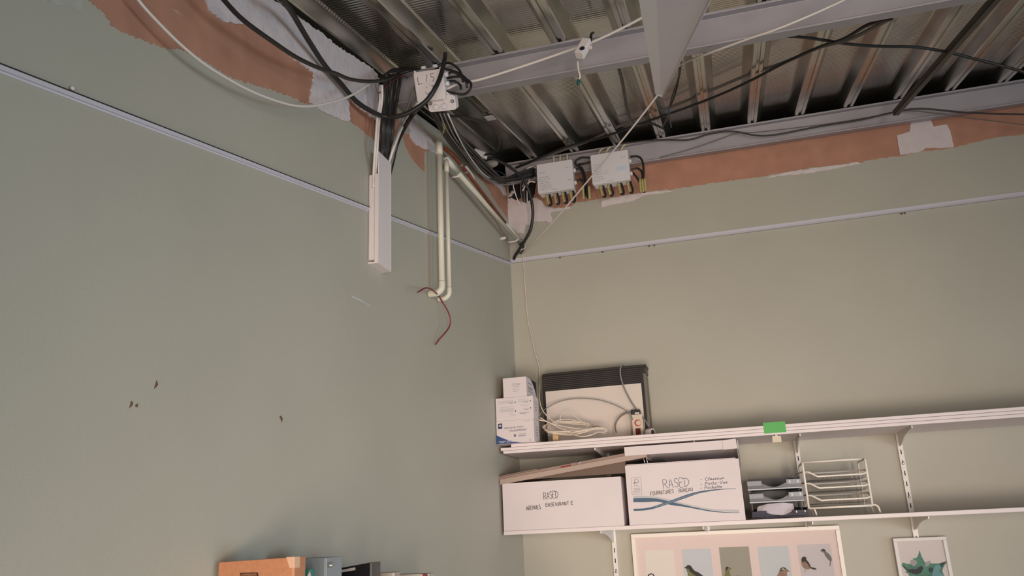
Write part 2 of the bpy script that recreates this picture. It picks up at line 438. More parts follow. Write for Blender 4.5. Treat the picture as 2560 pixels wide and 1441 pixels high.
# back wall and left wall; the left wall ends just below the sloping roof
wall_back = struct('wall_back', MB().box(-0.15, RX + .2, 0.0, 0.15, 0.0, 3.50), M_WALL)
mb = MB()
def ltop(y): return 3.468 + ST * y
mb.prism([(0, 0.0, 0), (0, 0.0, ltop(0)), (0, RYB, ltop(RYB)), (0, RYB, 0)], (-0.15, 0, 0))
wall_left = struct('wall_left', mb, M_WALL)
mb = MB()     # right wall, with an unseen low opening added for the fill lamp
for b in ((RX, RX + .15, RYB, -4.6, 0, 4), (RX, RX + .15, -2.0, .15, 0, 4), (RX, RX + .15, -4.6, -2.0, 0, .12), (RX, RX + .15, -4.6, -2.0, 1.4, 4)): mb.box(*b)
wall_right = struct('wall_right', mb, M_WALL)
mb = MB()     # rear wall behind the camera: low window, plus two openings added for fill lamps
for b in ((-.15, .35, RYB - .15, RYB, 0, 2.7), (.35, 1.75, RYB - .15, RYB, 0, .12), (.35, 1.75, RYB - .15, RYB, 1.12, 2.7), (1.75, 1.93, RYB - .15, RYB, 0, 2.7), (1.93, 2.31, RYB - .15, RYB, 0, .38), (1.93, 2.31, RYB - .15, RYB, 2.12, 2.7), (2.31, 3.0, RYB - .15, RYB, 0, 2.7), (3.0, 5.0, RYB - .15, RYB, 0, .55), (3.0, 5.0, RYB - .15, RYB, 2.15, 2.7), (5.0, RX + .15, RYB - .15, RYB, 0, 2.7)): mb.box(*b)
wall_rear = struct('wall_rear', mb, M_WALL)
for k, (o, ex, wd, z0, z1) in enumerate(((Vector((.35, RYB - .08, 0)), X3, 1.4, .12, 1.12), (Vector((RX + .08, -4.6, 0)), Y3, 2.6, .12, 1.4), (Vector((3.0, RYB - .08, 0)), X3, 2.0, .55, 2.15), (Vector((1.93, RYB - .08, 0)), X3, .38, .38, 2.12))):  # all but the first are unseen frames added around the fill lamps
    ey = ex.cross(Z3); mb = MB()
    for a0, a1, c0, c1 in ((0, .06, z0, z1), (wd - .06, wd, z0, z1), (0, wd, z0, z0 + .06), (0, wd, z1 - .06, z1), (wd / 2 - .04, wd / 2 + .04, z0, z1))[:5 if wd > 1 else 4]:
        mb.obox(o, ex, ey, Z3, a0, a1, -.03, .03, c0, c1)
    struct('window_%d' % (k + 1), mb, M_WHITE, None, .003)
# outer closing boards above wall heads, added against light leaks; dark colour stands for cavity shade
struct('added_leak_board_left', MB().box(-.34, -.30, RYB, .6, 1.2, 4.0), M_DARK)
struct('added_leak_board_back', MB().box(-.34, RX, .55, .6, 2.8, 4.0), M_DARK)

# ---- roof deck: trapezoidal steel sheets, narrow flanges down, wide embossed flats up
PITCH = 0.2205
ceiling = bpy.data.objects.new('ceiling', None); COL.objects.link(ceiling); ceiling['kind'] = 'structure'
ceiling.location = (0, 0, Z0); ceiling.rotation_euler = (SL, 0, 0); BASE['ceiling'] = Vector((0, 0, 0))
def deck_profile(i):
    c = 1.058 + PITCH * i
    return [(c - PITCH / 2, .050), (c - .052, .050), (c - .046, .044), (c - .024, .004), (c - .020, 0), (c - .007, 0), (c - .004, .006), (c + .004, .006), (c + .007, 0), (c + .020, 0), (c + .024, .004), (c + .046, .044), (c + .052, .050)]
for s in range(-2, 6):
    pr = []
    for i in range(s * 4 - 2, s * 4 + 2): pr += deck_profile(i)
    pr.append((pr[-1][0] + (PITCH / 2 - .052), .050))
    if s % 2: pr = [(a, b + .0012) for a, b in pr]
    mb = MB(); n = len(pr)
    q0, q1 = -7.4, .62
    low = [(a, q0, b) for a, b in pr] + [(a, q1, b) for a, b in pr]
    mb.add(low, [(i, i + 1, n + i + 1, n + i) for i in range(n - 1)])
    o = obj('deck_sheet', mb, M_DECK, ceiling)
    md = o.modifiers.new('thickness', 'SOLIDIFY'); md.thickness = 0.0012; md.offset = 1

# ---- left-over edge angles of the taken-down ceiling (sloping on the left wall, level on the back wall)
tz = 3.004
mb = MB()
yA, yB = -4.4, 0.0
for (a0, a1, c0, c1) in ((0, .007, -.008, 0), (0, .0022, -.012, -.008)):
    mb.hexa([(a0, yA, tz + yA * ST + c0), (a1, yA, tz + yA * ST + c0), (a1, yB, tz + c0), (a0, yB, tz + c0), (a0, yA, tz + yA * ST + c1), (a1, yA, tz + yA * ST + c1), (a1, yB, tz + c1), (a0, yB, tz + c1)])
t1 = struct('trim_1', mb, M_TRIMW)
mb = MB(); mb.box(0, 5.5, -.014, 0, tz - .004, tz - .0018); mb.box(0, 5.5, -.0022, 0, tz - .004, tz + .020)
t2 = struct('trim_2', mb, M_TRIMW)
for u in (1400, 1507, 1623, 1636, 2254, 2262):
    p = PY(u, 660 - .1285 * (u - 1281), -.0143)
    obj('screw', MB().cyl(p + Vector((0, .001, .001)), p + Vector((0, -.002, .001)), .004, 8), M_DARKSTEEL, t2)
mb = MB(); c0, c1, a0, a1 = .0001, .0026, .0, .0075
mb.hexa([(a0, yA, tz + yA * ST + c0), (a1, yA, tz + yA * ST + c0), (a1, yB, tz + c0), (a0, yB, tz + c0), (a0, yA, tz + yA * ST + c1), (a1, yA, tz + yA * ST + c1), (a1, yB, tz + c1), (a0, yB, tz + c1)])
obj('painted_shadow_line', mb, M_BLACK2, t1)  # dark strip standing in for the shadow line above the trim
p = PX(181, 221, .006)
obj('screw', MB().sphere(p, .004, .004, .004, 8, 6), M_WHITE, t1)

# ---- old paint and filler on the left wall
L0 = lambda u, v: PX(u, v, 0)
g = lambda L: [(a / 2.56, b / 2.56) for a, b in L]
patch('old_paint_area', g([(470, -160), (560, 0), (640, 60), (720, 170), (830, 230), (930, 265), (1050, 305), (1180, 325), (1290, 380), (1430, 470), (1500, 505), (1600, 535), (1740, 575), (1850, 615), (1970, 668), (2020, 640), (2060, 480), (1950, 400), (1860, 340), (1760, 260), (1650, 180), (1560, 140), (1420, 110), (1360, 60), (1360, -160)]), L0, NL, .0012, M_ORANGE, wall_left, 0, 4, 3.6, 3, 'salmon coloured old paint band')
patch('old_paint_area', [(860, 235), (868, 245), (874, 300), (902, 325), (925, 342), (950, 372), (980, 372), (1000, 320), (990, 270), (960, 240)], L0, NL, .0012, M_ORANGE, wall_left, 0, 6, 1.8, 4)
patch('old_paint_area', [(1000, 330), (1020, 383), (1035, 405), (1061, 430), (1060, 405), (1059, 385), (1072, 372), (1050, 350), (1020, 335)], L0, NL, .0012, M_ORANGE, wall_left, 0, 6, 1.2, 5)
patch('old_paint_area', [(1192, 435), (1215, 465), (1245, 515), (1268, 545), (1269, 505), (1266, 470), (1240, 450), (1215, 436)], L0, NL, .0012, M_ORANGE, wall_left, 0, 6, 1.0, 15)
patch('filler_area', g([(1310, -120), (1310, 0), (1330, 70), (1420, 140), (1560, 160), (1650, 200), (1760, 290), (1860, 370), (1950, 430), (2000, 470), (1985, 560), (1972, 650), (2070, 720), (2200, 778), (2232, 770), (2225, 622), (2330, 720), (2400, 770), (2420, 560), (2410, 480), (2380, 440), (2330, 410), (2230, 345), (2140, 290), (2060, 220), (1980, 165), (1880, 100), (1740, 0), (1640, -80)]), L0, NL, .004, M_FOAM, wall_left, .0012, 5, 2.2, 6, 'rough white filler under the roof edge')
patch('filler_area', [(1000, 262), (1020, 289), (1024, 345), (1036, 360), (1056, 372), (1070, 374), (1087, 386), (1086, 372), (1076, 349), (1059, 330), (1045, 311), (1036, 290), (1020, 270)], L0, NL, .004, M_FOAM, wall_left, .0012, 5, 1.8, 7)
patch('filler_area', [(1222, 452), (1245, 458), (1262, 470), (1266, 490), (1258, 488), (1246, 470)], L0, NL, .002, M_PLASTER, wall_left, .0012, 5, 1.2, 8)
patch('paint_smear', [(113, -30), (118, 2), (150, 14), (178, 22), (200, 34), (206, 12), (212, -30)], L0, NL, .0008, mat('thin_white_wash', (176, 172, 164), rough=.8, var=.12, vscale=30), wall_left, 0, 5, 2.5, 9)
patch('paint_smear', [(420, 20), (440, 26), (458, 40), (440, 34)], L0, NL, .0005, mat('pale_scrape', (190, 150, 132), rough=.8), wall_left, .0014, 4, 1, 10)
for k, pl_ in enumerate(([(391, 951), (395, 962), (389, 970), (385, 973), (388, 960)], [(327, 1003), (332, 1006), (331, 1014), (323, 1022), (325, 1012)], [(338, 1013), (344, 1009), (345, 1018), (339, 1019)], [(698, 1043), (702, 1040), (707, 1048), (703, 1057), (701, 1048)])):
    patch('paint_chip', pl_, L0, NL, .0006, M_CHIP, wall_left, 0, 4, .4, 20 + k)
patch('scratch', [(876, 738), (885, 742), (902, 750), (930, 768), (902, 753), (883, 745)], L0, NL, .0004, M_TRIMW, wall_left, 0, 6, .4, 30)
patch('scratch', [(940, 775), (1000, 812), (1001, 813), (940, 777)], L0, NL, .0004, mat('faint_scratch', (180, 176, 160), rough=.7), wall_left, 0, 6, .2, 31)
# ---- old paint and filler on the back wall
B0 = lambda u, v: PY(u, v, 0)
patch('old_paint_area', [(1268, 470), (1275, 505), (1320, 520), (1360, 514), (1391, 522), (1428, 516), (1440, 506), (1501, 498), (1580, 487), (1635, 478), (1700, 471), (1800, 455), (1910, 441), (2035, 418), (2145, 408), (2183, 399), (2247, 391), (2297, 380), (2384, 370), (2425, 358), (2475, 347), (2560, 335), (2720, 308), (2720, 190), (2560, 215), (1900, 320), (1400, 400), (1270, 430)], B0, NB, .0012, M_ORANGE, wall_back, 0, 8, 1.6, 11, 'salmon coloured old paint band')
patch('filler_area', zm(1860, 0, 3.431, [(1430, 1055), (1500, 1040), (1600, 1025), (1625, 1090), (1740, 1070), (1770, 1130), (1800, 1265), (1680, 1275), (1560, 1270), (1520, 1300), (1340, 1335), (1320, 1240), (1310, 1165), (1350, 1155), (1420, 1130)]), B0, NB, .0025, M_PLASTER, wall_back, .0012, 8, .8, 12, 'white filler patch below the beam')
patch('filler_area', [(1912, 447), (1930, 440), (1960, 432), (2050, 420), (2145, 406), (2150, 410), (2060, 428), (2000, 436), (1950, 440)], B0, NB, .0015, M_PLASTER, wall_back, .0012, 6, 1.4, 13)
patch('filler_area', zm(1160, 400, 5.146, [(548, 590), (610, 490), (720, 540), (800, 560), (880, 500), (940, 490), (1010, 540), (1050, 600), (1110, 640), (1235, 620), (1235, 660), (1115, 680), (1140, 790), (1100, 820), (1060, 790), (900, 800), (910, 860), (860, 850), (790, 840), (775, 950), (690, 945), (640, 900), (580, 840), (552, 760)]), B0, NB, .004, M_PLASTER, wall_back, .0012, 6, 1.2, 14, 'rough white filler in the corner')
patch('filler_area', zm(1000, 220, 3.274, [(1645, 930), (1760, 900), (1850, 880), (2080, 850), (2250, 842), (2160, 860), (2000, 880), (1910, 925), (1780, 950), (1650, 980)]), B0, NB, .0015, M_PLASTER, wall_back, .0012, 6, .8, 16)
patch('filler_area', zm(1000, 220, 3.274, [(1190, 985), (1300, 990), (1390, 970), (1398, 990), (1300, 1008), (1200, 1015)]), B0, NB, .0015, M_PLASTER, wall_back, .0012, 6, .8, 17)
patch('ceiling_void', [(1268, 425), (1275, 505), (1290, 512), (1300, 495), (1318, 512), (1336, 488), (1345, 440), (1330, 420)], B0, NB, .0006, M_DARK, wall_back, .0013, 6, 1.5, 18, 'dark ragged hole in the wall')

# ================================================================== STEEL BEAMS
def ibeam(name, q0, x0, x1, label, b=.060, h=.109):
    pr = [(0, 0), (0, -.008), (b / 2 - .003, -.012), (b / 2 - .003, -h + .012), (0, -h + .007), (0, -h), (b, -h), (b, -h + .007), (b / 2 + .003, -h + .012), (b / 2 + .003, -.012), (b, -.008), (b, 0)]
    mb = MB().prism([RW(x0, q0 + a, c) for a, c in pr], (x1 - x0, 0, 0))
    return tag(obj(name, mb, M_BEAM, None, .0015), label, 'beam')
ibeam('steel_beam', -1.5617, .012, 6.3, 'grey steel I-beam running across the roof behind the pointed white profile')
ibeam('steel_beam', -.1035, .012, 6.3, 'grey steel I-beam along the top of the back wall behind the two enclosures')
# slanting tie bar on the right
a = PH(2240, 288, -.125); b_ = PH(2590, -110, -.035)
d = (b_ - a).normalized(); sd = d.cross(Z3).normalized(); up = sd.cross(d).normalized()
a = Vector((a.x, min(a.y, -.10), a.z))
mb = MB().obox(a, d, sd, up, 0, (b_ - a).length + .3, -.012, .012, -.002, .002)
mb.obox(a, d, sd, up, 0, (b_ - a).length + .3, .008, .012, -.002, .022)
tag(obj('tie_bar', mb, M_DARKSTEEL), 'dark steel angle bar slanting from the rear beam up to the right', 'steel bar')

# ================================================================== POINTED WHITE PROFILE hanging from the roof
def dp(u, v, dist):
    r = ray(u, v); return CAM + r * dist
prof = thing('ceiling_profile', 'white folded metal profile with a pointed end hanging below the front beam', 'metal profile', dp(1640, 120, 2.1))
dtop, dtip = 1.15, 2.95
def edge(u0, v0, u1, v1, vs=(-150, 0, 60, 120, 180, 235)):
    out = []
    for v in vs:
        t = (v - v0) / (v1 - v0)
        z = 1 / ((1 - t) / 1.55 + t / dtip)
        out.append(dp(u0 + (u1 - u0) * t, v, max(.9, z)))
    return out
e1 = edge(1597, 0, 1638, 235); e2 = edge(1641, 0, 1653, 235); e3 = edge(1775, 0, 1659, 237)
def shell(A, B_, n, t):
    mb = MB(); k = len(A)
    mb.add(A + B_ + [p + n * t for p in A] + [p + n * t for p in B_], [(i, i + 1, k + i + 1, k + i) for i in range(k - 1)] + [(2 * k + i, 3 * k + i, 3 * k + i + 1, 2 * k + i + 1) for i in range(k - 1)] + [(i, 2 * k + i, 2 * k + i + 1, i + 1) for i in range(k - 1)] + [(k + i, k + i + 1, 3 * k + i + 1, 3 * k + i) for i in range(k - 1)] + [(0, k, 3 * k, 2 * k), (k - 1, 3 * k - 1, 4 * k - 1, 2 * k - 1)])
    return mb
bk = ray(1640, 120).normalized()
obj('narrow_leg', shell(e1, e2, (bk + Vector((.25, 0, 0))).normalized(), .0015), mat('bluish_white_enamel', (240, 238, 250), rough=.35), prof)
obj('wide_leg', shell(e2, [p + bk * .01 for p in e3], bk, .0015), mat('grey_white_enamel', (228, 223, 238), rough=.4), prof)
obj('folded_edge', MB().tube([p + bk * .008 for p in e3], .0032, 6, 1), M_TRIMW, prof)
tp = dp(1655, 244, 2.96)
obj('tip', MB().prism([e1[-1], tp, e3[-1] + bk * .01, e2[-1]], bk * .0015), M_TRIMW, prof)

# ================================================================== CABLES under the roof
def seq(L, fn): return [fn(u, v) for u, v in L]
def lerp_y(L, ys):
    out = []
    n = len(L)
    for i, (u, v) in enumerate(L):
        t = i / (n - 1) * (len(ys) - 1); k = min(int(t), len(ys) - 2); f = t - k
        out.append(PY(u, v, ys[k] * (1 - f) + ys[k + 1] * f))
    return out
A_ = [(690, -60), (709, 0), (731, 33), (771, 101), (813, 165), (851, 208), (889, 252), (924, 276), (959.5, 291), (995, 291), (1030, 278), (1065.6, 252.5), (1089, 219), (1103.5, 184), (1111.7, 148)]
cable('thick_cable', lerp_y(A_, [-2.50, -2.30, -2.05, -1.86, -1.74, -1.735, -1.73, -1.69]) + [PY(1113, 135, -1.60)], .0076, M_BLACK, 'thick black cable sagging in a big loop in front of the written junction box')
C_ = [(525, -45), (560, 0), (609, 51), (683, 105), (742, 144), (801, 172), (840, 184), (871, 197), (910, 203), (957, 201), (992, 187), (1020, 178), (1050, 170)]
cable('thin_black_cable', [PX(u, v, .10) for u, v in C_[:8]] + [PX(910, 203, .10), PX(957, 201, .105), PY(992, 187, -1.66), PY(1020, 178, -1.64), PY(1050, 170, -1.60)], .0055, M_BLACK, 'thinner black cable drooping along the white filler to the cable bundle')
C_ = [(318, -50), (345.7, 0), (390.6, 51), (449, 109), (508, 158), (566, 195), (625, 226.6), (683.6, 250), (734, 263.7), (777, 265.6), (820, 258), (871, 242), (910, 219), (940, 196)]
cable('white_slack_cable', [PX(u, v, .035 + .004 * i) for i, (u, v) in enumerate(C_)], .0033, M_WHITEC, 'thin white cable hanging in a long curve across the salmon paint band')
# white cable in front of the front beam
C_ = [(1118, 222), (1150, 208), (1200, 199), (1300, 168), (1420, 127), (1500, 97), (1606, 44), (1680, 0)]
cable('white_run_cable', lerp_y(C_, [-1.62, -1.60, -1.60, -1.62, -1.68, -1.75]), .0044, M_WHITEC, 'white cable strung in front of the front beam from the junction box to the profile')
# white cable from upper right, over the tie, behind the profile, down to the corner
C_ = [(2200, -55), (2110, 0), (1960, 66), (1860, 101), (1760, 138), (1705, 160), (1680, 185), (1640, 243), (1560, 345), (1480, 440), (1400, 535), (1340, 600), (1308, 632)]
cable('white_taut_cable', lerp_y(C_, [-1.70, -1.62, -1.58, -1.45, -1.24, -1.12, -.92, -.62, -.32, -.04]), .0037, M_WHITEC, 'white cable running from the upper right down to the wall corner')
# black drop hanger at the tie point
cable('black_hanger_cord', [PH(1702, 150, -.03), PY(1700, 180, -1.05), PY(1688, 235, -.95), PY(1675, 270, -.86), PY(1668, 295, -.70), PY(1656, 318, -.5)], .0035, M_BLACK, 'black cord hanging from the deck beside the pointed profile')
cable('black_hanger_cord', [PH(1698, 158, -.03), PY(1696, 195, -1.04), PY(1678, 250, -.92), PY(1674, 285, -.80), PY(1678, 318, -.6)], .003, M_BLACK2, 'second black cord under the profile tip with a blue knot')
p = PY(1673, 275, -.87); obj('blue_tie', MB().sphere(p, .006, .006, .009, 8, 6), M_BLUEC, bpy.data.objects['black_hanger_cord.001'])
C_ = [(2230, 46), (2170, 62), (2110, 97), (2050, 117), (1960, 158), (1880, 200), (1800, 237), (1720, 268), (1640, 296), (1560, 325), (1500, 345), (1420, 366), (1360, 390), (1320, 408), (1290, 420)]
cable('black_roof_cable', lerp_y(C_, [-1.42, -1.30, -1.05, -.8, -.6, -.45, -.32, -.22, -.14]), .0058, M_BLACK, 'long black cable sagging from the front beam to the enclosures on the back wall')
C_ = [(2225, 52), (2130, 100), (2050, 122), (1960, 160), (1880, 187), (1780, 228), (1700, 262), (1620, 290), (1540, 322), (1480, 352), (1420, 374), (1360, 396), (1300, 414)]
cable('grey_roof_cable', [p + Vector((0, 0, .006)) for p in lerp_y(C_, [-1.40, -1.20, -.95, -.75, -.55, -.40, -.28, -.2, -.14])], .0066, mat('dusty_grey_cable', (96, 88, 84), rough=.6), 'dusty grey cable running beside the black one under the deck')
C_ = [(1970, 90), (2030, 96), (2120, 110), (2200, 116), (2290, 118), (2370, 131), (2450, 151), (2560, 180), (2700, 225)]
cable('black_cross_cable', lerp_y(C_, [-1.40, -1.15, -.95, -.85, -.8]), .0058, M_BLACK, 'black cable crossing the deck from the front beam to the far right edge')
C_ = [(1545, 165), (1555, 200), (1562, 240), (1568, 275), (1578, 302), (1592, 312), (1620, 306), (1660, 322)]
cable('black_down_cable', lerp_y(C_, [-1.44, -1.25, -1.0, -.8, -.6, -.45, -.35]), .0058, M_BLACK, 'black cable dropping out from behind the front beam')
# cables lying on the rear beam
C_ = [(1545, 360), (1640, 350), (1720, 350), (1770, 336), (1815, 329), (1850, 331), (1890, 339), (1940, 337), (2050, 316), (2150, 300), (2230, 282), (2300, 272), (2420, 282), (2560, 286), (2700, 288)]
cable('black_beam_cable', [PY(u, v, -.118) for u, v in C_], .0042, M_BLACK2, 'black cable looping along the face of the rear beam')
C_ = [(1650, 394), (1720, 375), (1800, 348), (1840, 334), (1900, 330), (2060, 311), (2180, 292), (2260, 277), (2340, 284), (2430, 296), (2560, 312), (2700, 330)]
cable('thin_beam_cable', [PY(u, v, -.116) for u, v in C_], .0022, mat('brown_grey_cable', (104, 96, 92), rough=.6), 'thin grey cable hanging along the rear beam')
# cable down the back wall to the shelf
C_ = [(1307, 635), (1309, 660), (1313, 720), (1320, 800), (1335, 870), (1347, 915), (1350, 945)]
cable('wall_drop_cable', [PY(u, v, -.006 - .05 * max(0, i - 3) / 3) for i, (u, v) in enumerate(C_)] + [PY(u, v, y) for u, v, y in ((1350, 965, -.14), (1349, 1000, -.26), (1356, 1025, -.30), (1372, 1045, -.31), (1400, 1066, -.31))], .0022, M_CREAMC, 'thin cream cable dropping down the back wall from the corner to the shelf')

# ================================================================== JUNCTION BOXES
def wallbox(root, o, ex, ez, n, w_, h_, t, mlid=M_WHITE):
    obj('body', MB().rbox(o - n * t, ex, ez, n, w_ * .97, h_ * .97, t * .62, .006), M_GREYW, root, .001)
    return obj('lid', MB().rbox(o - n * t * .36, ex, ez, n, w_, h_, t * .36, .007), mlid, root, .0015)
# written box at the left end of the front beam
n = Vector((.05, -.87, -.49)).normalized(); o = PY(1074.5, 214, -1.668)
P4 = [plane(u, v, n, n.dot(o)) for u, v in ((1033, 181), (1103, 172), (1117, 247), (1043, 257))]
o = sum(P4, Vector()) / 4; ex = ((P4[1] - P4[0]) + (P4[2] - P4[3])).normalized(); ez = ((P4[0] - P4[3]) + (P4[1] - P4[2])); ez = (ez - ex * ez.dot(ex)).normalized(); n = ex.cross(ez).normalized()
if n.y > 0: n = -n
JW = ((P4[1] - P4[0]).length + (P4[2] - P4[3]).length) / 2; JH = ((P4[0] - P4[3]).length + (P4[1] - P4[2]).length) / 2
jb = thing('junction_box', 'square white junction box with pen marks L 15 at the end of the front beam', 'junction box', o)
lid = wallbox(jb, o, ex, ez, n, JW, JH, .055)
for sx in (-1, 1):
    for sz in (-1, 1): obj('screw', MB().cyl(o + ex * sx * .043 + ez * sz * .050, o + ex * sx * .043 + ez * sz * .050 + n * .001, .0035, 8), M_GREYW, lid)
mb = MB()
for st in ([(-.036, .032), (-.037, .008)], [(-.037, .008), (-.022, .010)], [(-.003, .036), (-.009, .012)], [(.020, .038), (.008, .037)], [(.008, .037), (.009, .027)], [(.009, .027), (.016, .026), (.018, .019), (.012, .012)], [(-.012, -.002), (-.010, -.006)], [(-.016, -.018), (-.010, -.028), (-.003, -.020)], [(.004, .000), (.022, -.003)], [(.012, .000), (.007, -.028)], [(.012, -.012), (.022, -.012)]):
    ribbon(mb, st, o, ex, ez, n, .0016)
obj('pen_marks', mb, M_INKBLUE, lid)
for k in range(3):
    c = o - n * .028 + ez * (.030 - k * .030); obj('gland', MB().cyl(c + ex * .048, c + ex * .060, .010, 10, .008), M_GREYW, jb)
for k in range(2):
    c = o - n * .028 + ex * (-.02 + k * .04); obj('gland', MB().cyl(c + ez * .056, c + ez * .066, .010, 10, .008), M_GREYW, jb)
# loops of black cable from its right side
for k, L in enumerate(([(1116, 190), (1130, 180), (1152, 190), (1165, 205), (1168, 220)], [(1118, 195), (1150, 192), (1175, 205), (1176, 222), (1160, 236), (1135, 233), (1118, 228)], [(1118, 205), (1135, 203), (1150, 212), (1152, 222)], [(1088, 176), (1095, 165), (1110, 158), (1130, 160), (1150, 178), (1158, 205)], [(1090, 170), (1110, 172), (1140, 180), (1160, 192), (1172, 208)])):
    cable('box_loop_cable', [PY(u, v, -1.635 - .006 * (i % 2) + .004 * k) for i, (u, v) in enumerate(L)], .0042, M_BLACK, 'short black cable loop on the right of the written junction box', 'cable', 'black loops beside the written junction box')
# small box below
n = Vector((0, -.80, -.60)); o = PY(1104, 262, -1.615)
P4 = [plane(u, v, n, n.dot(o)) for u, v in ((1067, 246), (1139, 240), (1138, 271), (1073, 279))]
o = sum(P4, Vector()) / 4; ex = ((P4[1] - P4[0]) + (P4[2] - P4[3])).normalized(); n = (n - ex * n.dot(ex)).normalized(); ez = n.cross(ex); ez = ez if ez.z > 0 else -ez
sb = thing('small_junction_box', 'small white junction box with round knockouts below the written box', 'junction box', o)
obj('body', MB().rbox(o - n * .035, ex, ez, n, .096, .050, .035, .010), M_WHITE, sb, .0015)
for k in (-1, 1):
    c = o + ex * (k * .014 - .006) - ez * .010; obj('knockout', MB().cyl(c, c + n * .006, .0105, 14, .008), M_GREYW, sb)
    c = o + ex * (k * .038) + ez * .004; obj('screw', MB().cyl(c, c + n * .002, .006, 10), M_DARKSTEEL, sb); obj('screw_head', MB().cyl(c + n * .002, c + n * .003, .004, 10), M_SCREW, sb)

# two enclosures on the rear beam
def enclosure(corners, label, seed, rows, y=-.170):
    P4 = [PY(u, v, y) for u, v in corners]
    o = sum(P4, Vector()) / 4; w_ = ((P4[1] - P4[0]).length + (P4[2] - P4[3]).length) / 2; h_ = ((P4[0] - P4[3]).length + (P4[1] - P4[2]).length) / 2
    e = thing('wiring_enclosure', label, 'enclosure', o)
    lid = wallbox(e, o, X3, Z3, NB, w_, h_, .066, M_GREYW)
    mb = MB(); s = seed
    for a0, a1, c in rows:
        s += 1; squiggle(mb, o + X3 * (a0 * w_) + Z3 * (c * h_), o + X3 * (a1 * w_) + Z3 * (c * h_), .0045, NB, .0009, s)
    obj('pen_list', mb, M_INKBLUE, lid)['kind'] = 'stuff'
    return e, o, w_, h_, lid
e1_, o1, w1, h1, lid1 = enclosure(((1338, 413), (1428, 398), (1437, 470), (1348, 485)), 'light grey enclosure with a longer pen list, the left of the two', 10,
    [(-.44, -.26, .18), (-.46, -.18, .02), (-.46, -.10, -.05), (-.46, -.16, -.12), (-.44, -.14, -.19), (-.44, -.12, -.26), (-.44, -.10, -.33), (-.44, -.06, -.40), (.30, .44, .22), (.34, .44, -.20), (-.1, .1, -.46)])
e2_, o2, w2, h2, lid2 = enclosure(((1474, 389), (1568, 374), (1577, 448), (1483, 463)), 'light grey enclosure with a pale blue sticker, the right of the two', 50,
    [(-.44, -.22, .12), (-.46, -.20, .04), (-.46, -.24, -.04), (-.46, -.04, -.12), (-.46, -.04, -.19), (-.46, -.20, -.27), (-.46, -.18, -.34), (-.44, -.18, -.40), (.30, .42, .26), (-.1, .06, -.46)])
obj('sticker', MB().obox(o2 + X3 * (.16 * w2) + NB * .0003, X3, NB, Z3, 0, .30 * w2, 0, .0005, -.17 * h2, -.02 * h2), mat('pale_blue_label', (204, 212, 224), rough=.35), lid2)
for e, o, w_, h_, fr in ((e1_, o1, w1, h1, (-.28, -.06, .12, .32)), (e2_, o2, w2, h2, (-.30, -.10, .10, .30))):
    for i, f in enumerate(fr):
        c = o + Vector((f * w_, .036, h_ / 2)); mb = MB().cyl(c - Z3 * .004, c + Z3 * .012, .013, 10, .007)
        gl = obj('gland', mb, M_WHITE, e)
        if not (e is e1_ and i == 0):
            obj('wire_tail', MB().tube([c, c + Vector((.002, 0, .02)), c + Vector((.010 if e is e2_ else .003, 0, .036)), c + Vector((.026 if e is e2_ else .004, 0, .046))], .0042, 8, 4), M_CREAMT, gl)
        # cable drops folded back on themselves under the box, green-yellow ends
    fb = (-.34, -.12, .10, .32) if e is e1_ else (-.36, -.16, .12, .36)
    for i, f in enumerate(fb):
        c = o + Vector((f * w_ + .02, .034, -h_ / 2))
        obj('cable_tail', MB().tube([c + Z3 * .01, c + Vector((.006, 0, -.022)), c + Vector((.010, 0, -.050 + .006 * (i % 2))), c + Vector((.004, -.004, -.062)), c + Vector((-.006, -.006, -.052))], .0052, 8, 4), M_BLACK, e)
        obj('earth_wire', MB().tube([c + Vector((-.012, -.004, .0)), c + Vector((-.010, -.006, -.025)), c + Vector((-.005, -.007, -.056))], .0060, 8, 4), M_YG, e)
    for i in range(2):
        c = o + Vector((w_ / 2 - .002, .034, (.2 - .42 * i) * h_)); obj('gland', MB().cyl(c, c + X3 * .012, .012, 10, .009), M_WHITE, e)
# looped cables right of each enclosure
for k, (L, g_) in enumerate(((([(1436, 425), (1450, 422), (1458, 440), (1460, 470), (1462, 492)]), 0), (([(1438, 455), (1452, 450), (1464, 462), (1466, 480), (1470, 496)]), 0), (([(1474, 395), (1455, 394), (1440, 402), (1440, 412), (1452, 418)]), 0), (([(1475, 406), (1458, 410), (1446, 412), (1456, 424), (1464, 450), (1468, 485)]), 0))):
    cable('enclosure_loop_cable', [PY(u, v, -.135 + .004 * k) for u, v in L], .0055, M_BLACK, 'black cable looping between the two light grey enclosures', 'cable', 'black cable loops between the enclosures')
for k, L in enumerate(([(1576, 392), (1596, 392), (1606, 404), (1609, 430), (1608, 462), (1611, 482)], [(1578, 425), (1592, 421), (1604, 430), (1606, 455), (1604, 480)], [(1580, 430), (1590, 442), (1600, 458), (1602, 478)])):
    cable('side_loop_cable', [PY(u, v, -.135 + .006 * k) for u, v in L], .0055, M_BLACK, 'black cable curving down at the right side of the right enclosure', 'cable', 'black loops right of the enclosures')
for k, (u, v) in enumerate(((1457, 484), (1472, 484), (1600, 466), (1606, 466), (1612, 464))):
    cable('taped_cable_end', [PY(u, v - 18, -.142), PY(u + 1, v, -.145), PY(u + 2, v + 14, -.142)], .0062, M_YG, ('green and yellow sheathed cable end hanging between the two enclosures' if k < 2 else 'green and yellow sheathed cable end hanging right of the right enclosure'), 'cable end', 'green and yellow cable ends')

